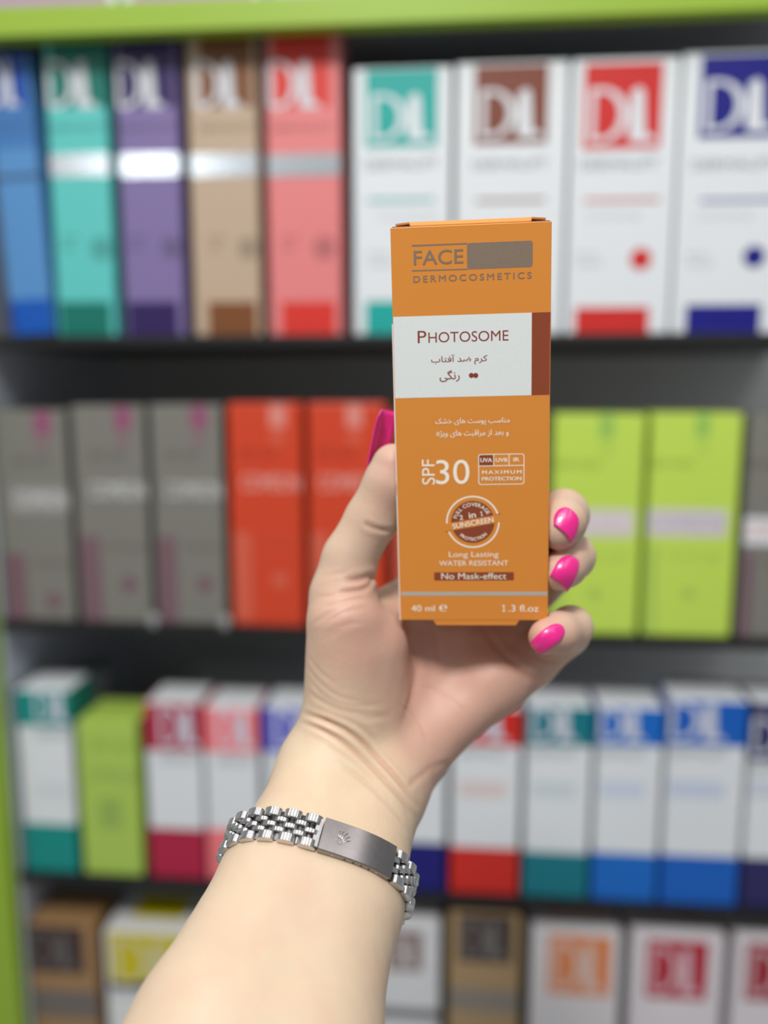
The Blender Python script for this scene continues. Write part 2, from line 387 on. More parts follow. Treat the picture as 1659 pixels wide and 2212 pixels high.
third('white carton with a violet blue head beside the wrist', (574, 700), 1530, (88, 88, 196), 1622, 1798, full=True, backlab='violet-topped carton behind the wrist on the third shelf')
third('white carton with a dark navy foot half hidden behind the wrist', (842, 962), 1530, (14, 14, 112), 1622, 1826, dy=0.0)
third('white carton with a bright red head and red foot right of the wrist', (970, 1119), 1530, (206, 36, 26), 1606, 1838, mark=(222, 206, 206), backlab='red-topped carton behind the hand on the third shelf')
third('white carton with a dark cyan head and foot in the third row', (1126, 1268), 1526, (0, 118, 132), 1606, 1848, mark=(206, 216, 220), backlab='dark cyan topped carton behind the front line on the third shelf')
third('narrower white carton with a bright blue head and foot in the third row', (1274, 1416), 1528, (10, 104, 196), 1606, 1850, mark=(204, 214, 232), backlab='bright blue topped carton behind the narrower blue one')
third('wider white carton with a bright blue head and foot in the third row', (1422, 1590), 1512, (8, 94, 190), 1606, 1856, mark=(200, 210, 230), backlab='bright blue topped carton behind the wider blue one')
third('white carton with dark indigo head and foot, rightmost of the third row', (1596, 1750), 1518, (40, 34, 92), 1640, 1862, mark=(206, 210, 222))
# the round cap seen behind the left cartons
p = at(178, 1500, YF+0.10)
r = empty('jar', (max(p.x, xl+0.022), YF+0.125, zs[2]+0.0005), 'dark green jar with a pale round cap standing deep on the third shelf', 'jar')
def lathe(name, prof, m, parent, n=28):
    vs = []; fs = []
    for (rr, zz) in prof:
        for k in range(n): vs.append((rr*math.cos(2*math.pi*k/n), rr*math.sin(2*math.pi*k/n), zz))
    for i in range(len(prof)-1):
        for k in range(n): fs.append([i*n+k, i*n+(k+1) % n, (i+1)*n+(k+1) % n, (i+1)*n+k])
    fs.append(list(range(n-1, -1, -1))); fs.append([(len(prof)-1)*n+k for k in range(n)])
    return pydata(name, vs, fs, m, parent, True)
hj = at(178, 1452, YF+0.10).z-zs[2]
lathe('body', [(0.018, 0.0), (0.02, 0.003), (0.02, hj*0.6), (0.014, hj*0.72), (0.012, hj*0.76)], mat('dark_green_plastic', (4, 60, 50), 0.4), r)
lathe('cap', [(0.0125, hj*0.74), (0.0135, hj*0.76), (0.0135, hj*0.98), (0.012, hj)], mat('pale_plastic', (140, 160, 160), 0.4), r)

# fourth row
G4 = 'cartons in the bottom row'
KR = (176, 142, 104)
def bottom(label, xb, ytop, body, col, sq, topr, band=None, lc=(196, 194, 196), depth=0.05, topc=None):
    pr = [('panel', sq, col), ('logo', (sq[0]+10, sq[1]+12, sq[2]-16, sq[3]-10), lc, 1)]
    if band: pr.append(('panel', (xb[0]-60, band[0], xb[1]+60, band[1]), band[2]))
    r, g = carton(label, zs[3], xb, ytop, body, G4, pr, depth, gap=0.003)
    if topr: top_panel(r, g, topr[0], topr[1], topr[2], topr[3], topc or col, depth)
    if not topr: flap_line(r, g, depth)
    return r
bottom('kraft brown carton with a dark brown logo square at the bottom left', (76, 222), 2000, (160, 124, 84), (64, 44, 44), (62, 2004, 178, 2098), None, (2148, 2190, (112, 104, 98)), lc=(96, 92, 90))
bottom('white carton with yellow logo square and yellow top print', (236, 430), 2016, (226, 226, 224), (204, 188, 22), (240, 2022, 396, 2134), (0.22, 0.80, 0.30, 0.82), (2134, 2150, (206, 208, 212)), topc=(226, 208, 12), lc=(208, 200, 150), depth=0.065)
bottom('white carton with a faded brown logo square just right of the arm', (800, 950), 1990, (214, 214, 216), (132, 110, 108), (836, 2014, 912, 2096), None, (2186, 2192, (120, 120, 122)), lc=(206, 200, 200))
bottom('kraft brown carton with a dark logo square beside the orange-printed carton', (962, 1120), 1976, (166, 138, 100), (66, 52, 48), (990, 1980, 1108, 2076), None, (2146, 2176, (134, 126, 116)), lc=(112, 108, 106))
bottom('white carton with an orange logo square and orange top print', (1136, 1330), 2010, (220, 216, 218), (226, 134, 82), (1182, 2026, 1322, 2146), (0.2, 0.9, 0.42, 0.95), lc=(222, 196, 184), topc=(236, 154, 104))
bottom('white carton with a whole crimson logo square and crimson top print', (1346, 1546), 2018, (220, 214, 218), (178, 26, 52), (1392, 2036, 1532, 2154), (0.2, 0.86, 0.45, 0.96), lc=(214, 176, 184))
bottom('white carton with a crimson logo square cut off by the right edge', (1562, 1760), 2026, (220, 214, 218), (156, 22, 40), (1606, 2044, 1748, 2160), (0.2, 0.86, 0.45, 0.96), lc=(206, 170, 176))

# the room behind the unit
o = box('floor', (-1.6, -1.2, -0.02), (1.6, 1.2, 0.0), mat('pale_floor_tile', (196, 196, 194), 0.35)); o['kind'] = 'structure'
o = box('wall_back', (-1.6, 0.90, 0.0), (1.6, 0.95, 2.7), mat('white_wall_paint', (212, 214, 214), 0.8)); o['kind'] = 'structure'
# ------------------------------------------------------------------ the orange carton in the hand
cor = [(843, 492), (1192, 478), (1184.5, 1340.5), (866, 1339.5)]
def homog(src, dst):
    A = []
    for (x, y), (u, v) in zip(src, dst):
        A += [[x, y, 1, 0, 0, 0, -u*x, -u*y, -u], [0, 0, 0, x, y, 1, -v*x, -v*y, -v]]
    return np.linalg.svd(np.array(A, float))[2][-1].reshape(3, 3)
Hm = homog([(0, 0), (1, 0), (1, -1), (0, -1)], [((x-W/2)/F, -(y-H/2)/F) for x, y in cor])
a_, b_, c_ = Hm.T
s_ = 50/np.linalg.norm(a_)*(1 if c_[2] > 0 else -1)
a_, b_, c_ = a_*s_, b_*s_, c_*s_
ey = b_/np.linalg.norm(b_); ex = a_/50; ex = ex-ey*(ex@ey)*0.5; ex /= np.linalg.norm(ex); ey = ey-ex*(ex@ey); ey /= np.linalg.norm(ey)
ez = np.cross(ex, ey); ez = ez if ez[2] > 0 else -ez      # pointing into the picture
BT = c_                                                    # top left front corner, camera mm
BW, BH, BD = 50.0, float(np.linalg.norm(b_)), 33.0
def buv(px, py):                                           # pixel -> millimetres on the carton's front (from its top left)
    d = np.array([(px-W/2)/F, -(py-H/2)/F, 1.0])
    t = (BT@ez)/(d@ez); p = d*t-BT
    return p@ex, p@ey
def box_sdf(P):
    q = P-(BT+ex*BW/2-ey*BH/2+ez*BD/2)
    q = np.stack([np.abs(q@ex)-BW/2, np.abs(q@ey)-BH/2, np.abs(q@ez)-BD/2], -1)
    return np.linalg.norm(np.maximum(q, 0), axis=-1)+np.minimum(q.max(-1), 0)
O3 = cw(BT+ex*0-ey*BH)                                     # bottom left front corner in the world
wx, wy, wz = [Vector(RC@v) for v in (ex, ey, ez)]
held = empty('carton', O3, 'orange sunscreen carton with a white panel held in the hand', 'box')
held.matrix_world = Matrix(((wx.x, wz.x, wy.x, O3.x), (wx.y, wz.y, wy.y, O3.y), (wx.z, wz.z, wy.z, O3.z), (0, 0, 0, 1)))
# local axes of the carton: x across the front, y into depth, z up; metres
OR = (222, 140, 54); BR = (142, 66, 36)
m_or = mat('orange_card', OR, 0.42, grain=0.03, gscale=2500, bump=0.05)
m_br = mat('brown_print', BR, 0.42); m_wh = mat('white_print', (228, 232, 230), 0.42); m_ink = mat('cream_ink', (250, 240, 222), 0.4)
m_cardw = mat('bare_card', (236, 230, 222), 0.7); m_red = mat('brown_red_ink', (136, 58, 44), 0.4)
m_foil = mat('grey_foil_print', (178, 156, 136), 0.33, 0.7, grain=0.08)
m_foil2 = mat('silver_foil_print', (204, 200, 188), 0.3, 0.35)
w_, h_, d_ = BW*MM, BH*MM, BD*MM
def loc(px, py):
    u, v = buv(px, py); return u*MM, h_+v*MM
# walls of thin card, open at the top under its flaps
T = 0.0005
def card(name, lo, hi, m, bev=0.0002): return box(name, lo, hi, m, held, bev, 2)
zw = loc(850, 700)[1]
card('front_panel', (0, 0, 0), (w_, T, h_), m_or)
card('back_panel', (0, d_-T, 0), (w_, d_, h_), m_or)
card('side_panel', (0, T, 0), (T, d_-T, h_), m_or)
card('side_panel', (w_-T, T, 0), (w_, d_-T, h_), m_or)
card('base_flap', (T, T, 0), (w_-T, d_-T, T), m_or)
pydata('side_print', [(-0.0003, 0.0001, 0.0), (-0.0003, d_-0.0006, 0), (-0.0003, d_-0.0006, zw), (-0.0003, 0.0001, zw), (0.0003, 0.0001, 0.0), (0.0003, d_-0.0006, 0), (0.0003, d_-0.0006, zw), (0.0003, 0.0001, zw)],
       [[0, 1, 2, 3], [7, 6, 5, 4], [0, 4, 5, 1], [1, 5, 6, 2], [2, 6, 7, 3], [3, 7, 4, 0]], m_cardw, held)
m_in = mat('brown_flap', (118, 52, 36), 0.5)
card('dust_flap', (T, 0.0008, h_-0.0003), (0.0065, d_-0.001, h_+0.0004), m_in)
card('dust_flap', (w_-0.0065, 0.0008, h_-0.0003), (w_-T, d_-0.001, h_+0.0004), m_in)
# the tuck lid: notched at its front corners and standing a little proud
lid = [(0.0062, 0.0006), (0.0068, 0.0002), (w_-0.0068, 0.0002), (w_-0.0062, 0.0006), (w_-0.0056, 0.006), (w_-0.001, 0.009), (w_-0.001, d_-0.0002), (0.001, d_-0.0002), (0.001, 0.009), (0.0056, 0.006)]
n = len(lid)
vs = [(x, y, h_+0.0003+0.0019*min(1, y/0.004)) for x, y in lid]+[(x, y, h_-0.0003+0.0019*min(1, y/0.004)) for x, y in lid]
pydata('tuck_lid', vs, [list(range(n)), list(range(2*n-1, n-1, -1))]+[[i, i+n, (i+1) % n+n, (i+1) % n] for i in range(n)], m_or, held)
box('tuck_edge', (0.0072, T+0.0001, h_-0.004), (w_-0.0072, T+0.0005, h_+0.0001), mat('orange_card', (232, 160, 90), 0.42), held)
for s in (0, 1):
    x0 = 0.0005 if not s else w_-0.0065
    box('side_rim', (x0, d_-0.0012, h_-0.0006), (x0+0.006, d_-0.0002, h_+0.0012), m_in, held)
# tongue showing under the bottom edge
a0, a1 = loc(935, 1340)[0], loc(1122, 1340)[0]; zb = -0.0018
vs, fs = prism([(a0, 0.0002), (a0+0.0012, zb), (a1-0.0012, zb), (a1, 0.0002)], 0.0001, 0.0006)
pydata('base_tongue', vs, fs, m_or, held)

FR = -0.00003
def quad(name, pts, m, t=1.0):
    vs, fs = prism([loc(*p) for p in pts], FR*t, 0.00005)
    return pydata(name, vs, fs, m, held)
def rounded(x0, z0, x1, z1, r, n=5):
    out = []
    for cx, cz, a in ((x1-r, z1-r, 0), (x0+r, z1-r, 90), (x0+r, z0+r, 180), (x1-r, z0+r, 270)):
        for k in range(n+1):
            t = math.radians(a+90*k/n); out.append((cx+r*math.cos(t), cz+r*math.sin(t)))
    return out
xr_ = w_-0.00035
def rect(pxbl, pxtr): 
    a, b = loc(*pxbl); c, d = loc(*pxtr); return a, b, c, d
def write(body, bl, tr, m, bold=0.0, spacing=1.0, t=2.0, rot=False, label=None):
    a, b, c, d = rect(bl, tr)
    vs, fs, sz = text_geo(body, bold, spacing)
    if rot:
        X = a+(1-vs[:, 1]/sz[1])*(c-a); Z = b+vs[:, 0]/sz[0]*(d-b)
    else:
        X = a+vs[:, 0]/sz[0]*(c-a); Z = b+vs[:, 1]/sz[1]*(d-b)
    return pydata('lettering', [(X[i], FR*t-vs[i, 2]*4e-6, Z[i]) for i in range(len(X))], fs, m, held)
ztp, zbt = loc(1000, 680)[1], loc(1000, 857)[1]
xs = loc(1148.4, 760)[0]
vs, fs = prism([(0.0002, zbt), (xs, zbt), (xs, ztp), (0.0002, ztp)], FR, 0.00005); o = pydata('printed_panel', vs, fs, m_wh, held); o['label'] = 'white name panel'
vs, fs = prism([(xs, zbt), (w_-0.0002, zbt), (w_-0.0002, ztp), (xs, ztp)], FR, 0.00005); o = pydata('printed_panel', vs, fs, m_br, held); o['label'] = 'brown end panel'
box('printed_panel', (w_-0.0002, 0.0001, zbt), (w_+0.00005, d_-0.0002, ztp), m_br, held)
# name block in grey foil
quad('printed_line', [(889.7, 533), (1009, 528), (1009, 524.5), (889.7, 529)], m_foil)
quad('printed_line', [(890, 586.6), (1011, 583), (1011, 580), (890, 583.4)], m_foil)
a, b, c, d = rect((1009, 582), (1151, 519.5))
vs, fs = prism(rounded(a, b, c, d, 0.0009), FR, 0.00005); o = pydata('foil_block', vs, fs, m_foil, held); o['label'] = 'blank grey-brown foil block'
write('FACE', (894, 573), (1001, 537.6), m_foil, 0.008)
write('DERMOCOSMETICS', (893, 610.5), (1148.4, 587.2), m_foil, 0.010, 1.35)
write('P', (902.5, 741.4), (920.8, 714.4), m_red)
write('HOTOSOME', (925.5, 740.7), (1098.5, 713.0), m_red, -0.004)
write(persian('کرم ضد آفتاب'), (931.4, 790), (1052.9, 764.3), m_red, 0.008)
write(persian('رنگی'), (949.7, 825.3), (993, 798.8), m_red, 0.012)
rr = 5.6/350*0.050*1.02
for cx in (1018.2, 1027.6):
    x, z = loc(cx, 811)
    vs, fs = prism([(x+rr*math.cos(u), z+rr*math.sin(u)) for u in [2*math.pi*k/24 for k in range(24)]], FR*(2 if cx < 1020 else 2.5), 0.00005); pydata('printed_dot', vs, fs, m_red, held)
write(persian('مناسب پوست های خشک'), (940.6, 920.3), (1100.9, 900.7), m_ink, 0.008)
write(persian('و بعد از مراقبت های ویژه'), (943, 945.9), (1098.8, 926.9), m_ink, 0.008)
write('SPF', (912, 1046.9), (939, 992.6), m_ink, 0.0, 1.0, rot=True)
write('30', (942, 1046.3), (1013.8, 992.6), m_ink, -0.006)
# protection table
fa, fb, fc, fd = rect((1033.4, 1047.5), (1132.8, 979.5))
lw = 0.00026
def ring(po, pi, nm, m, t=1.5):
    n = len(po); V = [(x, FR*t, z) for x, z in po]+[(x, FR*t, z) for x, z in pi]
    return pydata(nm, V, [[i, (i+1) % n, (i+1) % n+n, i+n] for i in range(n)], m, held)
zc = loc(1080, 1006)[1]; xa1 = loc(1066.5, 992)[0]; xa2 = loc(1099.7, 992)[0]
vs, fs = prism([(fa+lw, zc), (xa1, zc), (xa1, fd-lw), (fa+lw, fd-lw)], FR, 0.00005); pydata('printed_panel', vs, fs, m_br, held)
ring(rounded(fa, fb, fc, fd, 0.0009), rounded(fa+lw, fb+lw, fc-lw, fd-lw, 0.0007), 'printed_frame', m_ink)
for q in ([(fa, zc-lw/2), (fc, zc-lw/2), (fc, zc+lw/2), (fa, zc+lw/2)], [(xa1-lw/2, zc), (xa1+lw/2, zc), (xa1+lw/2, fd), (xa1-lw/2, fd)], [(xa2-lw/2, zc), (xa2+lw/2, zc), (xa2+lw/2, fd), (xa2-lw/2, fd)]):
    vs, fs = prism(q, FR*1.4, 0.00005); pydata('printed_line', vs, fs, m_ink, held)
write('UVA', (1037.6, 998.6), (1063.0, 989.2), m_ink, 0.022)
write('UVB', (1070.6, 998), (1096.4, 989), m_ink, 0.022)
write('IR', (1109, 997.1), (1122, 988.3), m_ink, 0.022)
write('MAXIMUM', (1041.5, 1024.3), (1126.8, 1015.2), m_ink, 0.02, 1.35)
write('PROTECTION', (1041, 1038.4), (1126.5, 1029.2), m_ink, 0.02)
# round seal
cxp, cyp = 1021.3, 1127.6
C0 = loc(cxp, cyp); u1 = loc(cxp+50, cyp); pxm = (u1[0]-C0[0])/50
def circ(r, n=64, a0=0.0, a1=360.0): return [(C0[0]+r*pxm*math.cos(math.radians(a0+(a1-a0)*k/n)), C0[1]+r*pxm*math.sin(math.radians(a0+(a1-a0)*k/n))) for k in range(n+(a1-a0 < 360))]
for a0, a1 in ((17, 183), (198, 362)):
    po, pi = circ(58, 48, a0, a1), circ(54.6, 48, a0, a1); n = len(po)
    V = [(x, FR, z) for x, z in po+pi]; pydata('printed_ring', V, [[i, i+1, i+1+n, i+n] for i in range(n-1)], m_ink, held)
vs, fs = prism(circ(46.8), FR, 0.00005); pydata('printed_disc', vs, fs, m_br, held)
th = math.radians(9.6)
def tilt(u, v): return (C0[0]+(u*math.cos(th)-v*math.sin(th))*pxm, C0[1]+(u*math.sin(th)+v*math.cos(th))*pxm)
vs, fs = prism([tilt(*p) for p in ((-60, -10.5), (60, -10.5), (60, 6.5), (-60, 6.5))], FR*1.6, 0.0); pydata('printed_band', vs, fs, m_or, held)
for p_ in (((-63, -12), (-50, -11.5), (-50, -9.8), (-63, -10.2)), ((50, 6.6), (63, 7.0), (63, 8.6), (50, 8.2))):
    vs, fs = prism([tilt(*p) for p in p_], FR*1.7, 0.0); pydata('printed_line', vs, fs, mat('brown_print', (170, 98, 40), 0.42), held)
def write_tilt(body, u0, v0, u1, v1, bold=0.0):
    vs, fs, sz = text_geo(body, bold)
    pydata('lettering', [(tilt(u0+x/sz[0]*(u1-u0), v0+y/sz[1]*(v1-v0))[0], FR*3-ly*4e-6, tilt(u0+x/sz[0]*(u1-u0), v0+y/sz[1]*(v1-v0))[1]) for x, y, ly in vs], fs, m_ink, held)
write_tilt('SUNSCREEN', -45, -8, 45, 4, 0.016)
write_tilt('2', -27, 9, -19, 20, 0.012); write_tilt('in', -6, 9, 9, 22, 0.012); write_tilt('1', 19, 10, 25, 20, 0.012)
def write_arc(body, rb, hgt_, a0, a1, flip, bold):
    ws = []
    for ch in body:
        if ch == ' ': ws.append(0.35)
        else: ws.append(text_geo(ch, bold)[2][0]+0.09)
    tot = sum(ws); acc = 0; V = []; Fc = []
    for ch, wd in zip(body, ws):
        am = math.radians(a0+(a1-a0)*(acc+wd/2)/tot); acc += wd
        if ch == ' ': continue
        vs, fs, sz = text_geo(ch, bold); sc_ = hgt_/0.72; k = len(V)
        for x, y, lz in vs:
            lx = (x-sz[0]/2)*sc_; ly = y*sc_
            if not flip: rad = rb+ly; tx = lx; R_ = (math.cos(am)*rad+math.sin(am)*tx, math.sin(am)*rad-math.cos(am)*tx)
            else: rad = rb-ly; tx = lx; R_ = (math.cos(am)*rad-math.sin(am)*tx, math.sin(am)*rad+math.cos(am)*tx)
            V.append((C0[0]+R_[0]*pxm, FR*3-lz*4e-6, C0[1]+R_[1]*pxm))
        Fc += [[i+k for i in f] for f in fs]
    pydata('lettering', V, Fc, m_ink, held)
write_arc('FULL COVERAGE', 35.0, 8.6, 168, 27, False, 0.014)
write_arc('PROTECTION', 42.0, 7.4, 226, 318, True, 0.018)
write('Long Lasting', (969.8, 1207.2), (1076.8, 1191.2), m_ink)
write('WATER RESISTANT', (949, 1222.3), (1097.9, 1210.4), m_ink)
a, b, c, d = rect((938, 1254), (1110, 1235.8))
vs, fs = prism(rounded(a, b, c, d, 0.0004), FR, 0.00005); pydata('printed_panel', vs, fs, m_br, held)
write('No Mask-effect', (953.5, 1251.2), (1093.7, 1237.4), m_ink)
z0_, z1_ = loc(1020, 1286.6)[1], loc(1020, 1278.4)[1]
vs, fs = prism([(0.0006, z0_), (w_-0.0003, z0_), (w_-0.0003, z1_), (0.0006, z1_)], FR, 0.00005); pydata('foil_stripe', vs, fs, m_foil2, held)
write('40 ml', (888.4, 1320.6), (939, 1307.2), m_ink, 0.006)
write('\u212e', (949, 1320.8), (965.9, 1306), m_ink, 0.01)
write('1.3 fl.oz', (1084.3, 1321.4), (1163.6, 1306.2), m_ink, 0.006)
# ------------------------------------------------------------------ the hand and forearm: one smooth surface grown around its bones
def cone_sdf(P, a, b, r1, r2):
    ba = b-a; l2 = ba@ba; rr = r1-r2; a2 = l2-rr*rr; il2 = 1.0/l2
    pa = P-a; y = pa@ba; z = y-l2
    x2 = ((pa*l2-y[:, None]*ba)**2).sum(-1); y2 = y*y*l2; z2 = z*z*l2
    k = np.sign(rr)*rr*rr*x2
    d = (np.sqrt(np.maximum(x2*a2*il2, 0))+y*rr)*il2-r1
    c1 = np.sign(z)*a2*z2 > k; c2 = (~c1) & (np.sign(y)*a2*y2 < k)
    d = np.where(c1, np.sqrt(x2+z2)*il2-r2, d)
    return np.where(c2, np.sqrt(x2+y2)*il2-r1, d)
def smin(a, b, k):
    h = np.maximum(k-np.abs(a-b), 0)/k
    return np.minimum(a, b)-h*h*h*k/6.0
def J(px, py, Z, r): return (cp(px, py, Z), r)
# stations: (px, py, depth mm, radius mm)
WL, WR = J(716, 1668, 297, 17.0), J(812, 1702, 298, 16.0)
FL1, FR1 = J(623, 1895, 268, 19.5), J(728, 1932, 268, 19.0)
FL2, FR2 = J(478, 2240, 232, 24.0), J(622, 2292, 232, 23.5)
FL3, FR3 = J(250, 2760, 196, 27.5), J(445, 2850, 196, 27.0)
TM = J(740, 1560, 298, 13.5)
PI, PM, PR_, PP = J(950, 1215, 330, 10.5), J(1030, 1245, 331, 10.5), J(1096, 1325, 328, 10.0), J(1146, 1428, 320, 9.3)
PALM = [(FL3, FL2, 8), (FR3, FR2, 10), (FL2, FL1, 8), (FR2, FR1, 12), (FL1, WL, 8), (FR1, WR, 14),
        (WR, J(890, 1616, 310, 12.5), 8), (WL, J(742, 1560, 298, 13.5), 8), (WL, WR, 8),
        (J(742, 1540, 298, 13.5), J(744, 1345, 294, 12.5), 6),      # thenar, outer
        (J(800, 1560, 305, 14), J(790, 1400, 302, 15), 10),         # thenar, bulk
        (J(890, 1616, 310, 12.0), J(1064, 1472, 316, 11.5), 8),     # little-finger edge
        (J(1064, 1472, 316, 11.5), PP, 8),
        (J(860, 1640, 312, 13), PR_, 10), (J(830, 1620, 312, 13), PM, 10), (J(800, 1590, 312, 13), PI, 10),
        (J(820, 1330, 312, 8.5), J(945, 1270, 326, 9), 10)]         # web between thumb and index
FINGERS = [
    ([J(744, 1345, 297, 12.3), J(741, 1285, 298, 11.4), J(755, 1205, 298, 9.3), J(803, 1122, 296, 9.0), J(838, 1045, 293, 8.3), J(849, 1006, 292, 7.3)], 5),
    ([PI, J(1000, 1060, 333, 8.6), J(1060, 975, 328, 7.6), J(1100, 925, 323, 6.8)], 5),
    ([PM, J(1180, 1150, 326, 8.6), J(1216, 1112, 303, 8.8), J(1215, 1128, 292, 7.8), J(1208, 1146, 289, 6.6)], 5),
    ([PR_, J(1205, 1225, 323, 8.2), J(1236, 1203, 303, 7.8), J(1222, 1222, 294, 7.0), J(1208, 1236, 290, 6.2)], 5),
    ([PP, J(1226, 1370, 316, 7.6), J(1233, 1356, 301, 7.4), J(1205, 1366, 292, 6.8), J(1180, 1376, 288, 6.0)], 6),
]
DIMPLES = [(cp(960, 1470, 300), (13, 13, 13), 1.6, 0)]
def chain(P, js, k):
    d = None
    for (a, ra), (b, rb) in zip(js[:-1], js[1:]):
        e = cone_sdf(P, a, b, ra, rb); d = e if d is None else smin(d, e, k)
    return d
def body_sdf(P, carve=True):
    d = None
    for a, b, k in PALM:
        e = cone_sdf(P, a[0], b[0], a[1], b[1]); d = e if d is None else smin(d, e, k)
    out = None
    for js, k in FINGERS:
        e = smin(d, chain(P, js, 3.0), k)
        out = e if out is None else smin(out, e, 1.0)
    for c, r, dep, k in DIMPLES:              # hollows
        e = np.linalg.norm((P-c)/np.array(r), axis=-1)
        out = out+dep*np.exp(-e*e)
    if carve:
        bx = box_sdf(P)-0.15
        out = -smin(-out, bx, 1.2)
    return out
def hit(px, py, z0=200.0, z1=340.0):
    px = np.atleast_1d(np.array(px, float)); py = np.atleast_1d(np.array(py, float))
    d = np.stack([(px-W/2)/F, -(py-H/2)/F, np.ones_like(px)], -1); t = np.full(px.shape, z0); ok = np.zeros(px.shape, bool)
    for _ in range(90):
        s = body_sdf(d*t[:, None]); ok |= s < 0.05
        t = np.where(ok, t, np.minimum(t+np.maximum(s, 0.02)*0.8, z1+60))
    return d*t[:, None], ok & (t < z1)
def grad(P, e=0.25):
    g = np.zeros_like(P)
    for i in range(3):
        q = np.zeros(3); q[i] = e; g[:, i] = body_sdf(P+q)-body_sdf(P-q)
    return g/np.linalg.norm(g, axis=1, keepdims=True)

VOX = 0.72
allj = [j for js, _ in FINGERS for j in js]+[q for a, b, _ in PALM for q in (a, b)]
lo = np.min([c-r for c, r in allj], 0)-4; hi = np.max([c+r for c, r in allj], 0)+4
B = 12
nb = np.ceil((hi-lo)/(VOX*B)).astype(int); n3 = nb*B
field = np.full(tuple(n3+1), 50.0, np.float32)
ci = np.stack(np.meshgrid(*[np.arange(k) for k in nb], indexing='ij'), -1).reshape(-1, 3)
cc = lo+(ci+0.5)*B*VOX
dc = body_sdf(cc)
near = np.abs(dc) < B*VOX*0.9+1.5
g = np.stack(np.meshgrid(*[np.arange(B+1)]*3, indexing='ij'), -1).reshape(-1, 3)
for (i, j, k), d0 in zip(ci[~near], dc[~near]):
    field[i*B:i*B+B+1, j*B:j*B+B+1, k*B:k*B+B+1] = d0
idx = ci[near]
for s in range(0, len(idx), 60):
    blk = idx[s:s+60]
    P = lo+(blk[:, None, :]*B+g[None])*VOX
    v = body_sdf(P.reshape(-1, 3)).reshape(len(blk), B+1, B+1, B+1)
    for (i, j, k), q in zip(blk, v):
        field[i*B:i*B+B+1, j*B:j*B+B+1, k*B:k*B+B+1] = q
def surface_nets(f):
    ins = f < 0
    cells = np.zeros(tuple(np.array(f.shape)-1), np.uint8)
    for dx in (0, 1):
        for dy in (0, 1):
            for dz in (0, 1):
                cells += ins[dx:f.shape[0]-1+dx, dy:f.shape[1]-1+dy, dz:f.shape[2]-1+dz]
    act = (cells > 0) & (cells < 8)
    ids = np.full(act.shape, -1, np.int64); A = np.argwhere(act); ids[act] = np.arange(len(A))
    acc = np.zeros((len(A), 3)); cnt = np.zeros(len(A))
    cs = [np.array(c) for c in ((0, 0, 0), (1, 0, 0), (0, 1, 0), (1, 1, 0), (0, 0, 1), (1, 0, 1), (0, 1, 1), (1, 1, 1))]
    for i in range(8):
        for j in range(i+1, 8):
            if abs(cs[i]-cs[j]).sum() != 1: continue
            a = A+cs[i]; b = A+cs[j]
            fa = f[a[:, 0], a[:, 1], a[:, 2]]; fb = f[b[:, 0], b[:, 1], b[:, 2]]
            m = (fa < 0) != (fb < 0); t = np.where(m, fa/np.where(m, fa-fb, 1), 0)
            acc += np.where(m[:, None], a+(b-a)*t[:, None], 0); cnt += m
    V = acc/cnt[:, None]
    quads = []
    for ax in range(3):
        o1, o2 = [(1, 2), (2, 0), (0, 1)][ax]
        sl0 = [slice(None)]*3; sl1 = [slice(None)]*3; sl0[ax] = slice(0, -1); sl1[ax] = slice(1, None)
        a = ins[tuple(sl0)]; b = ins[tuple(sl1)]
        E_ = np.argwhere(a != b); E_ = E_[(E_[:, o1] > 0) & (E_[:, o2] > 0) & (E_[:, o1] < f.shape[o1]-1) & (E_[:, o2] < f.shape[o2]-1)]
        e1 = np.zeros(3, int); e1[o1] = 1; e2 = np.zeros(3, int); e2[o2] = 1
        q = [ids[tuple((E_-d).T)] for d in (0*e1, e1, e1+e2, e2)]
        Q = np.stack(q, 1); fl = a[tuple(E_.T)]
        Q[~fl] = Q[~fl][:, ::-1]
        quads.append(Q)
    return V, np.concatenate(quads)
V, Q = surface_nets(field); del field
V = lo+V*VOX
# settle every vertex exactly on the surface
Gd = grad(V, 0.4); V = V-Gd*body_sdf(V)[:, None]*0.9
Gd = grad(V, 0.4)
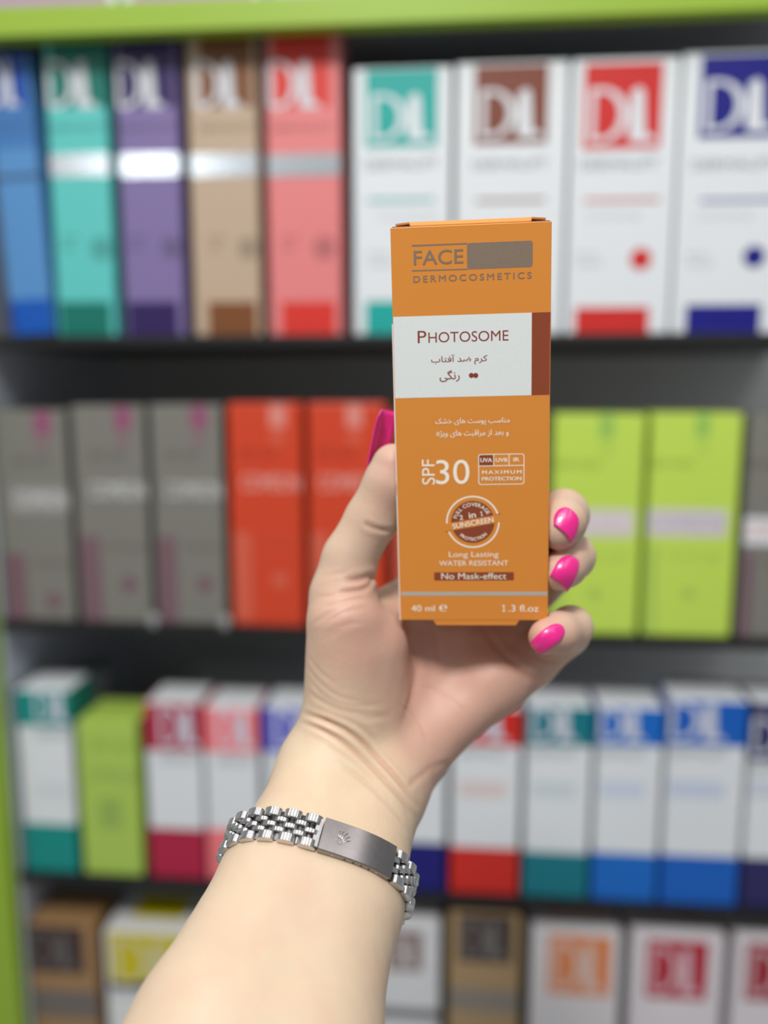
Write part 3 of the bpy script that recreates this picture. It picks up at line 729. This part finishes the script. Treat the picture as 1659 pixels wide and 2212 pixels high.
# wrinkles: polylines that lie on the skin
CREASES = [
    ([(662, 1440), (690, 1475), (735, 1505), (790, 1515)], 0.16, 0.7),
    ([(664, 1490), (700, 1518), (750, 1536), (810, 1540)], 0.18, 0.7),
    ([(664, 1415), (690, 1450), (730, 1480)], 0.12, 0.7),
    ([(700, 1345), (745, 1322), (800, 1312)], 0.14, 0.7),
    ([(690, 1372), (740, 1350), (790, 1345)], 0.12, 0.7),
    ([(680, 1290), (720, 1286), (760, 1275)], 0.14, 0.7),
    ([(860, 1520), (905, 1560), (925, 1610)], 0.20, 0.7),
    ([(900, 1480), (960, 1500), (1010, 1545)], 0.14, 0.7),
    ([(725, 1640), (780, 1680), (830, 1725)], 0.14, 0.7),
    ([(700, 1610), (760, 1645), (815, 1690)], 0.16, 0.7),
    ([(690, 1245), (730, 1240), (760, 1230)], 0.10, 0.7),

    ([(652, 1540), (700, 1556), (760, 1586), (820, 1640), (872, 1700), (905, 1748)], 1.05, 0.85),
    ([(648, 1558), (700, 1580), (752, 1612), (806, 1660), (858, 1718), (900, 1772)], 0.7, 0.8),
    ([(735, 1655), (790, 1692), (848, 1748), (890, 1806)], 0.28, 0.9),
    ([(665, 1500), (720, 1530), (790, 1548), (850, 1545)], 0.22, 1.1),
    ([(668, 1465), (700, 1505), (760, 1525), (830, 1520)], 0.16, 1.0),
    ([(664, 1525), (720, 1545), (780, 1572), (830, 1620)], 0.25, 1.0),
    ([(858, 1268), (840, 1262), (808, 1246), (780, 1252), (744, 1256)], 0.8, 1.2),
    ([(812, 1236), (800, 1262), (778, 1274), (730, 1282)], 0.6, 1.0),
    ([(790, 1290), (740, 1300), (700, 1312)], 0.25, 0.8),
    ([(757, 1300), (710, 1325), (672, 1350)], 0.18, 0.8),
    ([(784, 1128), (800, 1138), (825, 1145), (858, 1147)], 0.45, 0.9),
    ([(770, 1340), (735, 1360), (690, 1385)], 0.12, 0.9),
    ([(868, 1335), (884, 1390), (898, 1440), (888, 1500), (868, 1570)], 0.45, 1.6),
    ([(935, 1352), (944, 1400), (948, 1440)], 0.3, 1.4),
    ([(1040, 1352), (1075, 1400), (1130, 1450), (1165, 1470)], 0.45, 1.4),
    ([(880, 1700), (905, 1680), (935, 1655)], 0.25, 1.2),
    ([(930, 1660), (965, 1650), (960, 1680)], 0.2, 1.2),
    ([(1150, 1412), (1182, 1428), (1216, 1430)], 0.35, 1.0),
]
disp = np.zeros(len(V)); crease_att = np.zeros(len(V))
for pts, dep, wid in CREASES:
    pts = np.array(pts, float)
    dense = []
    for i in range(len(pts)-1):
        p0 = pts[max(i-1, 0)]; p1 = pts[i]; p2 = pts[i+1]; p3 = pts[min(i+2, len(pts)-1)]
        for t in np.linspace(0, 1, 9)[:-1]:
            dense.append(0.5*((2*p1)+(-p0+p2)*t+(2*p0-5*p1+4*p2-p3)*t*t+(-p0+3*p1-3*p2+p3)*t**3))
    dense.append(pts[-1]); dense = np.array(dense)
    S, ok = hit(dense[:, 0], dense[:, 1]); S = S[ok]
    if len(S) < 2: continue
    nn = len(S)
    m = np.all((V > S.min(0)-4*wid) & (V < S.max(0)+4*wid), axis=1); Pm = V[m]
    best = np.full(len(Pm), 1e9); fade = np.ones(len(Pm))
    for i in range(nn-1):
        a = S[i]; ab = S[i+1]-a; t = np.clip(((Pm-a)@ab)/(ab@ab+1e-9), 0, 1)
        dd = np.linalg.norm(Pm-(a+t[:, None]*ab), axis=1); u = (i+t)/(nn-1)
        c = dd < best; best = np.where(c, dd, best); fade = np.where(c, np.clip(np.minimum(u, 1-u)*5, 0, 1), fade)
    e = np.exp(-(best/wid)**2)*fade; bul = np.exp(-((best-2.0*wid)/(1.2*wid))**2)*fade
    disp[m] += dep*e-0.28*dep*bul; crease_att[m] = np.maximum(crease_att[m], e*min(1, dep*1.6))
# gentle relief of the flesh
def vnoise(P, s, seed):
    rs = np.random.RandomState(seed); out = 0
    for _ in range(7):
        k = rs.normal(size=3); k /= np.linalg.norm(k); out = out+np.sin((P@k)*2*math.pi/s*rs.uniform(0.7, 1.4)+rs.uniform(0, 6.28))
    return out/7
disp += 0.22*vnoise(V, 16, 3)+0.10*vnoise(V, 7, 5)
V = V-Gd*disp[:, None]
# colour of the skin: rosy palm and finger pads, cream wrist and forearm
def blob(px, py, Z, r): return np.exp(-(np.linalg.norm(V-cp(px, py, Z), axis=1)/r)**2)
rosy = 0.8*blob(1000, 1550, 300, 26)+0.8*blob(1100, 1440, 306, 24)+0.55*blob(770, 1330, 285, 20)+0.75*blob(855, 1080, 280, 14)+0.5*blob(900, 1640, 296, 20)
rosy += 0.7*blob(1215, 1180, 290, 14)+0.8*blob(1175, 1400, 288, 12)+0.45*blob(745, 1420, 285, 22)+0.7*blob(845, 970, 282, 9)+0.4*blob(960, 1400, 306, 30)+0.5*blob(1000, 1200, 320, 40)
yell = 0.85*blob(690, 1620, 280, 24)+0.55*blob(800, 1740, 275, 22)
SKIN_CREAM = (213, 190, 163); SKIN_ROSY = (203, 161, 143); SKIN_YELLOW = (218, 196, 166)
me = bpy.data.meshes.new('person')
Vw = cw_np(V)
base = Vector(Vw[int(np.argmin(V[:, 1]))])
Vl = Vw-np.array(base)
me.vertices.add(len(V)); me.vertices.foreach_set('co', Vl.astype(np.float32).ravel())
me.loops.add(len(Q)*4); me.loops.foreach_set('vertex_index', Q.astype(np.int32).ravel())
me.polygons.add(len(Q)); me.polygons.foreach_set('loop_start', (np.arange(len(Q))*4).astype(np.int32)); me.polygons.foreach_set('loop_total', np.full(len(Q), 4, np.int32))
me.update(calc_edges=True); me.validate()
if me.polygons[0].normal.length and np.dot(np.array(me.polygons[0].normal), RC@Gd[Q[0, 0]]) < 0: me.flip_normals()
me.shade_smooth()
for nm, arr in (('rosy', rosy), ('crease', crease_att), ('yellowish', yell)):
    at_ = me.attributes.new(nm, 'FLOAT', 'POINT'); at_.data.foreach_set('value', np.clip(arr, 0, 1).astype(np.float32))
sk = bpy.data.materials.new('skin'); sk.use_nodes = True; N = sk.node_tree.nodes; L = sk.node_tree.links; b = N['Principled BSDF']
def attr(nm): a = N.new('ShaderNodeAttribute'); a.attribute_name = nm; return a.outputs['Fac']
def mixc(f, c1, c2):
    m = N.new('ShaderNodeMix'); m.data_type = 'RGBA'
    for s, c in ((6, c1), (7, c2)):
        if isinstance(c, tuple): m.inputs[s].default_value = c
        else: L.new(c, m.inputs[s])
    if isinstance(f, float): m.inputs[0].default_value = f
    else: L.new(f, m.inputs[0])
    return m.outputs[2]
def math_(op, a, b_):
    m = N.new('ShaderNodeMath'); m.operation = op; m.use_clamp = True
    for s, c in ((0, a), (1, b_)):
        if isinstance(c, float): m.inputs[s].default_value = c
        else: L.new(c, m.inputs[s])
    return m.outputs[0]
tc = N.new('ShaderNodeTexCoord')
def noise(scale, det=4, rough=0.6):
    n_ = N.new('ShaderNodeTexNoise'); n_.inputs['Scale'].default_value = scale; n_.inputs['Detail'].default_value = det; n_.inputs['Roughness'].default_value = rough
    L.new(tc.outputs['Object'], n_.inputs['Vector']); return n_.outputs['Fac']
c = mixc(attr('rosy'), lin(SKIN_CREAM), lin(SKIN_ROSY))
c = mixc(attr('yellowish'), c, lin(SKIN_YELLOW))
mot = N.new('ShaderNodeMapRange'); mot.inputs[1].default_value = 0.42; mot.inputs[2].default_value = 0.66; L.new(noise(70, 3), mot.inputs[0])
mm_ = math_('MULTIPLY', mot.outputs[0], 0.16); c = mixc(mm_, c, lin((214, 150, 132)))
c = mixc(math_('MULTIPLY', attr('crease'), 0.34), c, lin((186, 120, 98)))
L.new(c, b.inputs['Base Color'])
b.inputs['Roughness'].default_value = 0.48; b.inputs['Specular IOR Level'].default_value = 0.38
b.inputs['Subsurface Weight'].default_value = 0.22; b.inputs['Subsurface Radius'].default_value = (1.0, 0.35, 0.2); b.inputs['Subsurface Scale'].default_value = 0.0025
bp = N.new('ShaderNodeBump'); bp.inputs['Strength'].default_value = 0.55; bp.inputs['Distance'].default_value = 0.00022
vo = N.new('ShaderNodeTexVoronoi'); vo.inputs['Scale'].default_value = 1500; L.new(tc.outputs['Object'], vo.inputs['Vector'])
ad = math_('ADD', math_('MULTIPLY', noise(520, 5, 0.65), 0.8), math_('MULTIPLY', vo.outputs['Distance'], 0.25))
L.new(ad, bp.inputs['Height']); L.new(bp.outputs[0], b.inputs['Normal'])
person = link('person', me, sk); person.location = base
tag(person, "raised bare hand and forearm holding an orange carton, bright pink nails", 'person')

# fingernails
npk = bpy.data.materials.new('pink_nail_polish'); npk.use_nodes = True; nb_ = npk.node_tree.nodes['Principled BSDF']
nb_.inputs['Base Color'].default_value = lin((234, 34, 138)); nb_.inputs['Roughness'].default_value = 0.22; nb_.inputs['Coat Weight'].default_value = 0.6; nb_.inputs['Coat Roughness'].default_value = 0.08
_n = npk.node_tree.nodes.new('ShaderNodeTexNoise'); _n.inputs['Scale'].default_value = 420
_b = npk.node_tree.nodes.new('ShaderNodeBump'); _b.inputs['Strength'].default_value = 0.12; _b.inputs['Distance'].default_value = 0.0003
npk.node_tree.links.new(_n.outputs['Fac'], _b.inputs['Height']); npk.node_tree.links.new(_b.outputs[0], nb_.inputs['Normal'])
def smooth_poly(pts, sharp=()):
    n = len(pts); out = []
    for i in range(n):
        p0, p1, p2, p3 = [np.array(pts[(i+k) % n], float) for k in (-1, 0, 1, 2)]
        if i in sharp: p0 = p1
        if (i+1) % n in sharp: p3 = p2
        for t in np.linspace(0, 1, 7)[:-1]:
            out.append(0.5*((2*p1)+(-p0+p2)*t+(2*p0-5*p1+4*p2-p3)*t*t+(-p0+3*p1-3*p2+p3)*t**3))
    return np.array(out)
def shell(P, Nn, th, rings, n):
    """dome mesh: rings of n outline points shrinking to a centre, thickness th"""
    return None
inv_base = np.array(base)
def nail(outline, sharp=(), lift=0.45, th=0.5):
    ol = smooth_poly(outline, sharp); c0 = ol.mean(0)
    samp = np.concatenate([c0+(ol-c0)*s for s in (0.15, 0.4, 0.6, 0.8)]+[c0[None]])
    S, ok = hit(samp[:, 0], samp[:, 1])
    x = (samp-c0)/30.0; A = lambda q: np.stack([np.ones(len(q)), q[:, 0], q[:, 1], q[:, 0]**2, q[:, 0]*q[:, 1], q[:, 1]**2], 1)
    z = S[:, 2]; good = ok & (np.abs(z-np.median(z[ok])) < 6)
    co = np.linalg.lstsq(A(x[good]), z[good], rcond=None)[0]
    n = len(ol); R = [1.0, 0.97, 0.9, 0.75, 0.55, 0.3]
    vs = []
    for r in R:
        q = c0+(ol-c0)*r; zz = A((q-c0)/30.0)@co-lift-th*(0.0 if r == 1.0 else 0.55 if r == 0.97 else 1.0)
        vs += [cp(a_, b_, c_) for (a_, b_), c_ in zip(q, zz)]
    zc_ = co[0]-lift-th; vs.append(cp(c0[0], c0[1], zc_))
    k0 = len(vs)
    q = ol; zz = A((q-c0)/30.0)@co-lift+0.7
    vs += [cp(a_, b_, c_) for (a_, b_), c_ in zip(q, zz)]; vs.append(cp(c0[0], c0[1], co[0]+0.5))
    fs = []
    for r in range(len(R)-1):
        for i in range(n): fs.append([r*n+i, r*n+(i+1) % n, (r+1)*n+(i+1) % n, (r+1)*n+i])
    for i in range(n): fs.append([(len(R)-1)*n+i, (len(R)-1)*n+(i+1) % n, k0-1])
    for i in range(n): fs.append([i, k0+i, k0+(i+1) % n, (i+1) % n]); fs.append([k0+i, k0+n, k0+(i+1) % n])
    P = cw_np(np.array(vs))-inv_base
    o = pydata('fingernail', P, fs, npk, person, True); o['label'] = 'bright pink varnished nail'
    bm = bmesh.new(); bm.from_mesh(o.data); bmesh.ops.recalc_face_normals(bm, faces=bm.faces); bm.to_mesh(o.data); bm.free(); o.data.shade_smooth()
    return o
nail([(1196, 1134), (1197, 1116), (1206, 1101), (1221, 1095), (1238, 1103), (1250, 1120), (1249, 1142), (1242, 1160), (1234, 1174), (1226, 1160), (1215, 1148)], sharp=(0, 8))
nail([(1187, 1245), (1196, 1228), (1206, 1211), (1222, 1200), (1240, 1202), (1251, 1212), (1250, 1230), (1242, 1252), (1234, 1268), (1225, 1279), (1214, 1266), (1202, 1256)], sharp=(0, 9))
nail([(1145, 1388), (1162, 1370), (1184, 1353), (1203, 1347), (1217, 1352), (1221, 1366), (1212, 1382), (1194, 1398), (1177, 1411), (1161, 1411), (1151, 1398)], sharp=(0, 8))
def explicit_nail(c0, axis, nrm, length, width, curl=0.22, bend=0.10):
    axis = axis/np.linalg.norm(axis); nrm = nrm-axis*(nrm@axis); nrm /= np.linalg.norm(nrm); sd = np.cross(axis, nrm)
    nu, nv = 12, 12; vs = []
    for off in (0.0, -0.5):
        for i in range(nu+1):
            for j in range(nv+1):
                u = i/nu; v = j/nv*2-1
                wv = width/2*(1-0.25*max(0, (0.25-u)/0.25)**2)*(1-0.30*max(0, (u-0.8)/0.2)**2)
                p = c0+axis*(u*length-0.0*abs(v))+sd*(v*wv*0.96)+nrm*(off-curl*width*v*v-bend*length*(u-0.4)**2)
                vs.append(p)
    m_ = (nu+1)*(nv+1); fs = []
    for i in range(nu):
        for j in range(nv):
            a = i*(nv+1)+j; fs.append([a, a+1, a+nv+2, a+nv+1]); fs.append([m_+a+nv+1, m_+a+nv+2, m_+a+1, m_+a])
    rim = [i*(nv+1) for i in range(nu+1)]+[nu*(nv+1)+j for j in range(1, nv+1)]+[i*(nv+1)+nv for i in range(nu-1, -1, -1)]+[j for j in range(nv-1, 0, -1)]
    for k in range(len(rim)):
        a, b2 = rim[k], rim[(k+1) % len(rim)]; fs.append([a, b2, b2+m_, a+m_])
    o = pydata('fingernail', cw_np(np.array(vs))-inv_base, fs, npk, person, True); o['label'] = 'bright pink varnished nail'
    bm = bmesh.new(); bm.from_mesh(o.data); bmesh.ops.recalc_face_normals(bm, faces=bm.faces); bm.to_mesh(o.data); bm.free(); o.data.shade_smooth()
# thumb: the nail stands on the far side and reaches past the tip
t0, t1 = cp(797, 1036, 299), cp(826, 884, 296)
explicit_nail(t0, t1-t0, np.array([-0.75, 0.15, 0.62]), np.linalg.norm(t1-t0), 10.5, 0.2, 0.06)
t0, t1 = cp(1075, 945, 333), cp(1125, 862, 320)
explicit_nail(t0, t1-t0, np.array([0.0, 0.1, 1.0]), 15.0, 9.0)
# ------------------------------------------------------------------ steel watch bracelet round the wrist
A3, ok = hit([520, 692, 866], [1822, 1808, 1925])
pn = np.array([0.20, 0.64, 0.74]); pn /= np.linalg.norm(pn)      # towards the hand
cen = (FL1[0]+FR1[0])/2; cen = cen-pn*((cen-A3[1])@pn)
e1 = A3[2]-A3[0]; e1 = e1-pn*(e1@pn); e1 /= np.linalg.norm(e1); e2 = np.cross(pn, e1); e2 = e2 if e2[2] < 0 else -e2       # towards the camera
NA = 360
ang = np.linspace(0, 2*np.pi, NA, endpoint=False); dirs = np.cos(ang)[:, None]*e1+np.sin(ang)[:, None]*e2
rad = np.full(NA, 5.0)
for _ in range(60):
    s = body_sdf(cen+dirs*rad[:, None]); rad += np.where(s < 0, np.maximum(-s*0.7, 0.02), -np.minimum(s*0.5, 0.2))
rad = np.abs(rad)
for _ in range(30): rad = (np.roll(rad, 1)+rad*2+np.roll(rad, -1))/4
path = cen+dirs*(rad+0.95)[:, None]
seg = np.linalg.norm(np.roll(path, -1, 0)-path, axis=1); cum = np.concatenate([[0], np.cumsum(seg)]); PER = cum[-1]
ext = np.concatenate([path, path[:1]])
def bp_(s):
    s = s % PER; return np.array([np.interp(s, cum, ext[:, i]) for i in range(3)])
def frame(s):
    p = bp_(s); t = bp_(s+1.2)-bp_(s-1.2); t /= np.linalg.norm(t); n_ = np.cross(t, pn); n_ = n_ if n_@(p-cen) > 0 else -n_
    return p, t, n_
def s_at(px):                                # arc position of a pixel column on the near side
    best = None
    for k in range(NA):
        if dirs[k]@e2 < 0: continue
        q = path[k]; x = q[0]/q[2]*F+W/2
        if best is None or abs(x-px) < best[0]: best = (abs(x-px), cum[k])
    return best[1]
def steel(name, rgb, rough, bump=0.0):
    m = mat(name, rgb, rough, 1.0, grain=0.10, gscale=700); return m
m_st = steel('brushed_steel', (206, 204, 204), 0.24); m_dk = steel('gap_shade_steel', (96, 94, 94), 0.4); m_cl = steel('worn_steel_plate', (158, 152, 152), 0.30)
bc = bp_(0)
bracelet = empty('watch_bracelet', cw(cen), 'stainless steel five-piece link bracelet with folding clasp round the wrist', 'watch bracelet')
bl = np.array(cw(cen))
def link_mesh(nm, L_, Wd, Th):
    """rounded steel piece: x along the band, y across it, z outward"""
    prof = []
    for k in range(7): a = math.pi*k/6; prof.append((-math.cos(a)*L_/2, Th*0.15+math.sin(a)*Th*0.55))
    prof += [(L_/2*0.98, -Th*0.3), (L_/2*0.8, -Th*0.5), (-L_/2*0.8, -Th*0.5), (-L_/2*0.98, -Th*0.3)]
    prof = prof[::-1]
    n = len(prof); vs = []; fs = []
    for y, s in ((-Wd/2, 0.86), (-Wd/2+0.18, 1.0), (Wd/2-0.18, 1.0), (Wd/2, 0.86)):
        vs += [(x*s*MM, y*MM, z*s*MM) for x, z in prof]
    for r in range(3):
        for i in range(n): fs.append([r*n+i, r*n+(i+1) % n, (r+1)*n+(i+1) % n, (r+1)*n+i])
    fs.append(list(range(n-1, -1, -1))); fs.append([3*n+i for i in range(n)])
    me_ = bpy.data.meshes.new(nm); me_.from_pydata(vs, [], fs); me_.update(); me_.materials.append(m_st)
    bm = bmesh.new(); bm.from_mesh(me_); bmesh.ops.recalc_face_normals(bm, faces=bm.faces); bm.to_mesh(me_); bm.free(); me_.shade_smooth()
    me_.set_sharp_from_angle(angle=math.radians(38))
    return me_
def place(nm, me_, s, off, h_=0.0, m=None):
    p, t, n_ = frame(s); p = p+pn*off+n_*h_
    o = bpy.data.objects.new(nm, me_); COL.objects.link(o); o.parent = bracelet
    X, Y_, Z_ = Vector(RC@t), Vector(RC@pn), Vector(RC@n_)
    if X.cross(Y_).dot(Z_) < 0: X = -X
    q = cw(p)-Vector(bl)
    o.matrix_local = Matrix(((X.x, Y_.x, Z_.x, q.x), (X.y, Y_.y, Z_.y, q.y), (X.z, Y_.z, Z_.z, q.z), (0, 0, 0, 1)))
    return o
PIT = 6.2
me_o = link_mesh('outer_link', 5.5, 2.7, 2.7); me_c = link_mesh('centre_link', 4.9, 1.5, 2.2); me_pin = link_mesh('gap_shade_pin', 2.2, 9.4, 1.0); me_pin.materials.clear(); me_pin.materials.append(m_dk)
sA, sB = s_at(694), s_at(842)
if sB < sA: sA, sB = sA, sB
dirn = 1.0 if ((sB-sA) % PER) < PER/2 else -1.0
clen = (sB-sA) % PER if dirn > 0 else (sA-sB) % PER
rest = PER-clen
ncol = int((rest-1.0)/PIT)
PIT = (rest-1.0)/ncol
for k in range(ncol):
    s = sB+dirn*(0.9+PIT*(k+0.5))
    for sg in (-1, 1): place('outer_link', me_o, s, sg*3.9, 0.25)
    place('centre_link', me_c, s+PIT/2, -1.65, 0.1); place('centre_link', me_c, s, 0.0, 0.15); place('centre_link', me_c, s+PIT/2, 1.65, 0.1)
    place('gap_shade_pin', me_pin, s+PIT/2, 0.0, -0.5); place('gap_shade_pin', me_pin, s, 0.0, -0.6)  # pins darkened and doubled as backing: shade of the link gaps as colour
# clasp plate following the curve of the wrist, straighter than the links
NS = 22; Wc = 5.15; vs = []; fs = []
chord0, chord1 = bp_(sA), bp_(sB)
sec = [(-Wc, -1.3), (-Wc, 1.25), (-Wc+0.25, 1.55), (-Wc*0.5, 1.72), (0, 1.78), (Wc*0.5, 1.72), (Wc-0.25, 1.55), (Wc, 1.25), (Wc, -1.3), (0, -1.3)]
def clasp_pt(u, off, hh):
    s = sA+dirn*clen*u; p, t, n_ = frame(s); ch = chord0+(chord1-chord0)*u
    c_mid = frame(sA+dirn*clen*0.5)[2]
    sag = ((p-ch)@c_mid); p2 = ch+c_mid*(sag*0.85+0.55)
    n2 = n_*0.85+c_mid*0.15; n2 /= np.linalg.norm(n2)
    return p2+pn*off+n2*hh, t*dirn, n2
for i in range(NS+1):
    for (y, h_) in sec:
        p, t, n2 = clasp_pt(i/NS, y, h_); vs.append(cw_np(p[None])[0]-bl)
n = len(sec)
for i in range(NS):
    for j in range(n): fs.append([i*n+j, i*n+(j+1) % n, (i+1)*n+(j+1) % n, (i+1)*n+j])
fs.append(list(range(n))); fs.append([NS*n+j for j in range(n-1, -1, -1)])
cl = pydata('clasp', vs, fs, m_cl, bracelet)
bm = bmesh.new(); bm.from_mesh(cl.data); bmesh.ops.recalc_face_normals(bm, faces=bm.faces); bm.to_mesh(cl.data); bm.free(); cl.data.shade_smooth(); cl.data.set_sharp_from_angle(angle=math.radians(30))
cl['label'] = 'brushed steel folding clasp with a raised crown'
# hinge leaves at its left end
for k, (du, hh) in enumerate(((-0.035, 0.6), (-0.075, 0.1))):
    p, t, n2 = clasp_pt(0.0, 0.0, hh); p = p+t*(du*clen)
    vs, fs = prism([(-0.5, -0.4), (0.5, -0.4), (0.5, 0.4), (-0.5, 0.4)], -4.4, 4.4)
    P = np.array([p+t*a+pn*b2+n2*c2 for a, b2, c2 in vs]); pydata('hinge_leaf', cw_np(P)-bl, fs, m_st, cl)
# pin holes in the lower edge of the clasp
for u, col in ((0.20, 1), (0.37, 0), (0.49, 0), (0.60, 0), (0.71, 0), (0.82, 1)):
    p, t, n2 = clasp_pt(u, -Wc-0.03, 0.25)
    ring_ = [p+t*0.36*math.cos(a)+n2*0.36*math.sin(a) for a in [2*math.pi*k/14 for k in range(14)]]
    P = np.array(ring_+[q+pn*0.3 for q in ring_]); f_ = [list(range(14)), list(range(27, 13, -1))]+[[i, i+14, (i+1) % 14+14, (i+1) % 14] for i in range(14)]
    pydata('pin_hole', cw_np(P)-bl, f_, m_st if col else mat('dark_hole', (18, 16, 15), 0.8), cl)
# crown emblem: five rays with balls rising from an oval foot
def tube(a, b2, r, n=8):
    d = b2-a; d /= np.linalg.norm(d); h1 = np.cross(d, [0.3, 0.5, 0.8]); h1 /= np.linalg.norm(h1); h2 = np.cross(d, h1)
    vs = [c0+h1*r*math.cos(2*math.pi*k/n)+h2*r*math.sin(2*math.pi*k/n) for c0 in (a, b2) for k in range(n)]
    return vs, [[k, (k+1) % n, (k+1) % n+n, k+n] for k in range(n)]+[list(range(n-1, -1, -1)), [n+k for k in range(n)]]
def ball(c0, r, n=8, m=5):
    vs = [c0+np.array([0, 0, r])]; fs = []
    for i in range(1, m):
        for k in range(n):
            a, b2 = math.pi*i/m, 2*math.pi*k/n; vs.append(c0+r*np.array([math.sin(a)*math.cos(b2), math.sin(a)*math.sin(b2), math.cos(a)]))
    vs.append(c0-np.array([0, 0, r])); e = len(vs)-1
    for k in range(n):
        fs.append([0, 1+k, 1+(k+1) % n]); fs.append([e, 1+(m-2)*n+(k+1) % n, 1+(m-2)*n+k])
        for i in range(m-2): fs.append([1+i*n+k, 1+(i+1)*n+k, 1+(i+1)*n+(k+1) % n, 1+i*n+(k+1) % n])
    return vs, fs
pc, tc_, nc = clasp_pt(0.27, 0.2, 1.74)
# the emblem stands a quarter turn off the band: its foot points down the arm
ux_ = tc_*0.86-pn*0.50; ux_ /= np.linalg.norm(ux_); uy_ = np.cross(nc, ux_); uy_ = uy_ if uy_@pn > 0 else -uy_
def em(x, y, z=0.0):
    x, y = x*1.2, y*1.2; return pc+ux_*x+uy_*y+nc*z
geo = []
for x, y in ((-1.75, 0.95), (-0.95, 1.55), (0.0, 1.85), (0.95, 1.55), (1.75, 0.95)):
    geo.append(tube(em(x*0.36, -1.1), em(x, y), 0.17)); geo.append(ball(em(x, y, 0.05), 0.27))
el = [em(0.95*math.cos(a), -1.45+0.42*math.sin(a)) for a in [2*math.pi*k/16 for k in range(17)]]
for a, b2 in zip(el[:-1], el[1:]): geo.append(tube(a, b2, 0.17, 6))
Vv, Ff = merge(geo)
pydata('crown_emblem', cw_np(np.array(Vv))-bl, Ff, m_st, cl, True)
